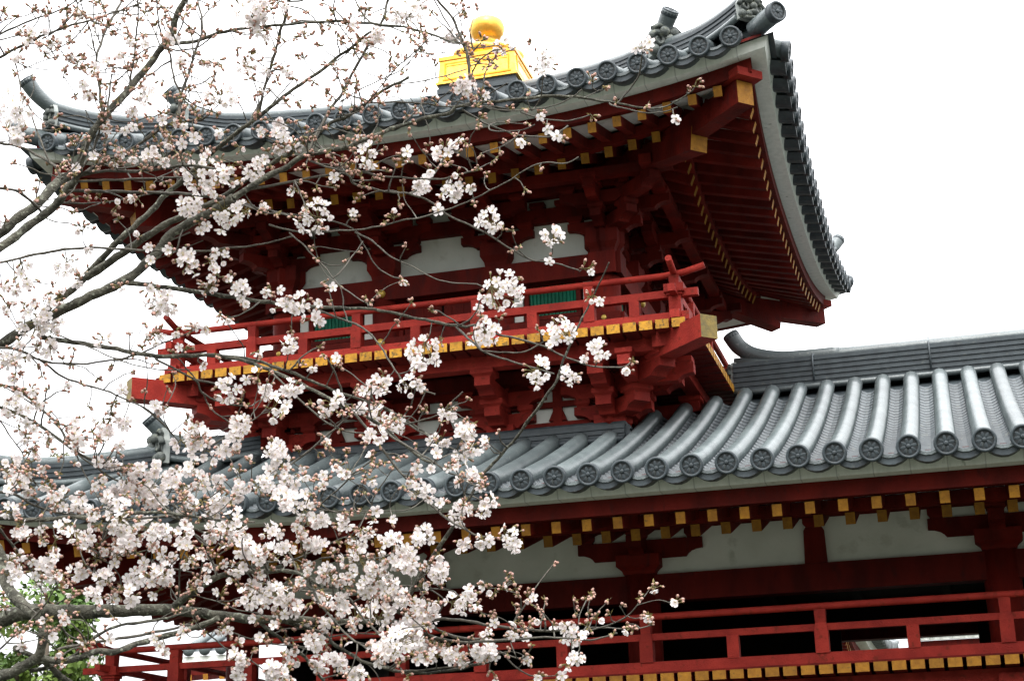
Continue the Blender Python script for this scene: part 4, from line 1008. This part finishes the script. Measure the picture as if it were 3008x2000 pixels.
def make_cluster(kind,x,y,r,m,dep=None):
    rr=rc; nr=nearest(x,y); d=(dep or nr[2])-rr.uniform(0,.10); C0=at(x,y,d); rad=r/FPX*d; f=FR*d
    root=at(nr[0],nr[1],nr[2])
    dist=math.hypot(nr[0]-x,nr[1]-y)
    hub=C0+ (root-C0)*min(.5,rad/max(1e-6,(root-C0).length)*.6)
    if dist>10: m.tube([root,(root+hub)/2+V((rr.uniform(-.01,.01),0,rr.uniform(-.012,.004))),hub],[.0026,.002,.0018],5,4)
    up=V((0,0,1)); tocam=(CAM-C0).normalized(); side=tocam.cross(up).normalized(); u2=side.cross(tocam)
    if kind=='b': n=0; nb=max(3,int((r/7.5)**1.35))
    elif kind=='m': n=max(1,int((r/17.)**1.9*.85)); nb=max(3,int(r/4.2))
    else: n=int((r/17.6)**2*(1.75 if y>1340 else 1.5))+2; nb=max(1,int(r/8))
    placed=[]; el=rr.uniform(.62,1); ea=rr.uniform(0,3.14); ce,se=math.cos(ea),math.sin(ea); drop=(rr.uniform(-.25,.25),rr.uniform(-.3,.15))
    for i in range(n):
        for tr in range(14):
            a=rr.uniform(0,6.283); q=math.sqrt(rr.uniform(0,1))*max(0.0,1-.45*17/r)
            q*=rr.choice((1,1,1,1.28)) ; g0,g1=q*math.cos(a)*1.12,q*math.sin(a)*el; pp=(g0*ce-g1*se,g0*se+g1*ce); pp=(pp[0]+drop[0]*abs(pp[0]),pp[1]+drop[1]*abs(pp[0]))
            if all((pp[0]-o[0])**2+(pp[1]-o[1])**2>(22/r)**2*(1-tr*.05) for o in placed): break
        placed.append(pp)
        z=math.sqrt(max(0,1-pp[0]**2-pp[1]**2)); out=side*pp[0]+u2*pp[1]+tocam*z*rr.choice((1,1,1,-.6))
        p=C0+out*rad*.92
        dd=(out*.9+tocam*.45+V((0,0,-.35 if kind!='f' else -.12))+V((rr.gauss(0,.3),rr.gauss(0,.3),rr.gauss(0,.3)))).normalized()
        cal=flower(m,p,dd,f*rr.uniform(.82,1.12),rr,1.0 if rr.random()<.7 else rr.uniform(.5,.85)); stalk(m,hub,cal)
    for i in range(nb):
        a=rr.uniform(0,6.283); q=rr.uniform(.35,1.05); out=side*q*math.cos(a)+u2*q*math.sin(a)+tocam*rr.uniform(-.3,.7)
        if kind=='f' and q<.8: out=out*(1.0/q)
        p=C0+out*rad*(.95 if kind!='b' else .8); dd=(p-hub).normalized()+V((rr.gauss(0,.25),rr.gauss(0,.25),rr.gauss(0,.2)-.1))
        e=bud(m,p,dd,f*rr.uniform(.42,.62),rr); stalk(m,hub,e,.0014)
    for i in range(rr.randint(1,3)): scale_leaf(m,hub+V((rr.gauss(0,.002),rr.gauss(0,.002),rr.gauss(0,.002))),(tocam*.3+V((rr.gauss(0,1),rr.gauss(0,1),abs(rr.gauss(0,1))))),f*rr.uniform(.5,.95),rr)
order=sorted(range(len(clusters)),key=lambda i:-(clusters[i][3]*(1 if clusters[i][0]=='f' else .6)))
top=set(order[:100]); rest=MB()
for i,(k,x,y,r) in enumerate(clusters):
    if i in top: m=MB(); make_cluster(k,x,y,r,m); m.build('blossom_cluster',CM,cherry,False)
    else: make_cluster(k,x,y,r,rest)
# ---- further blossom sprays filling the low boughs
for (cx_,cy_,rx_,ry_,n_) in ((520,1440,230,90,16),(330,1540,200,90,10),(700,1600,220,100,14),(1080,1740,200,110,18),(820,1760,170,70,10),(1180,1860,160,90,12),(220,1650,200,110,12),(900,1420,120,90,6),(1380,1860,260,60,8),(450,1640,200,80,10),(1120,1600,130,80,8),(820,1940,200,50,8),(60,1500,90,120,8),(300,430,280,110,14),(640,420,240,100,14),(300,150,300,130,14),(900,150,260,130,12),(120,820,140,120,12),(480,820,200,100,8),(200,1250,190,90,14),(700,1000,260,100,8),(520,620,220,60,8)):
    for _ in range(n_):
        a=rc.uniform(0,6.283); q=math.sqrt(rc.random()); (make_cluster('f' if (rc.random()<.5 and cy_>1300) else 'm',cx_+rx_*q*math.cos(a),cy_+ry_*q*math.sin(a),rc.uniform(15,30),rest) if rc.random()<.7 else None)
# ---- small side twigs carrying buds, grown from the traced branches
base_nodes=[n for n in NODES if n[3]<16 and n[0]>-40]
def dens(x,y):       # how twiggy each part of the crown is
    if x>1520: return .12 if not (x>1400 and y>1700) else .35
    if y<560 and x<1480: return 1.3 if x<1250 else .5
    if 560<=y<1180: return .55 if x<420 else .16
    if y>=1180: return 1.3 if x<1150 else .5
    return .3
cnt=0; tries=0
while cnt<620 and tries<8000:
    tries+=1; n=rt.choice(base_nodes); x,y,d,w=n
    if rt.random()>dens(x,y): continue
    L=rt.uniform(45,170)*(1 if y<1300 else .75); a=rt.uniform(-2.6,.5) if rt.random()<.75 else rt.uniform(0,6.28); c=rt.uniform(-.5,.5); pts=[(x,y)]; k=5
    for i in range(k):
        x+=math.cos(a)*L/k; y+=math.sin(a)*L/k; a+=c*.5+rt.gauss(0,.16); pts.append((x,y))
    if x>1560 and y<1600: continue
    ww=min(w*.8,rt.uniform(3.0,5.2)); add_branch(pts,ww,ww*.7,d,d+rt.uniform(-.15,.15),twigs); cnt+=1
    nd=NODES[-1]; make_cluster('b',x,y,rt.uniform(9,19),rest)
    if rt.random()<.5: q=pts[rt.randint(2,4)]; make_cluster('b',q[0]+rt.uniform(-12,12),q[1]+rt.uniform(-12,12),rt.uniform(8,14),rest)
    if rt.random()<(.10 if y<1250 else .4) : make_cluster('m',x+rt.uniform(-20,20),y+rt.uniform(-20,20),rt.uniform(14,24),rest)
# spurs: little dark knobs with a bud pair along the thin wood
for n in base_nodes:
    if rt.random()<.026*dens(n[0],n[1])*2: make_cluster('b',n[0]+rt.uniform(-9,9),n[1]+rt.uniform(-14,6),rt.uniform(6,11),rest)
t=twigs.build('twigs',[M['twig']],cherry,False); t['kind']='stuff'
b=rest.build('blossoms',CM,cherry,False); b['kind']='stuff'
print('FACES',len(rest.f),'twigs',len(twigs.f),'nodes',len(NODES))
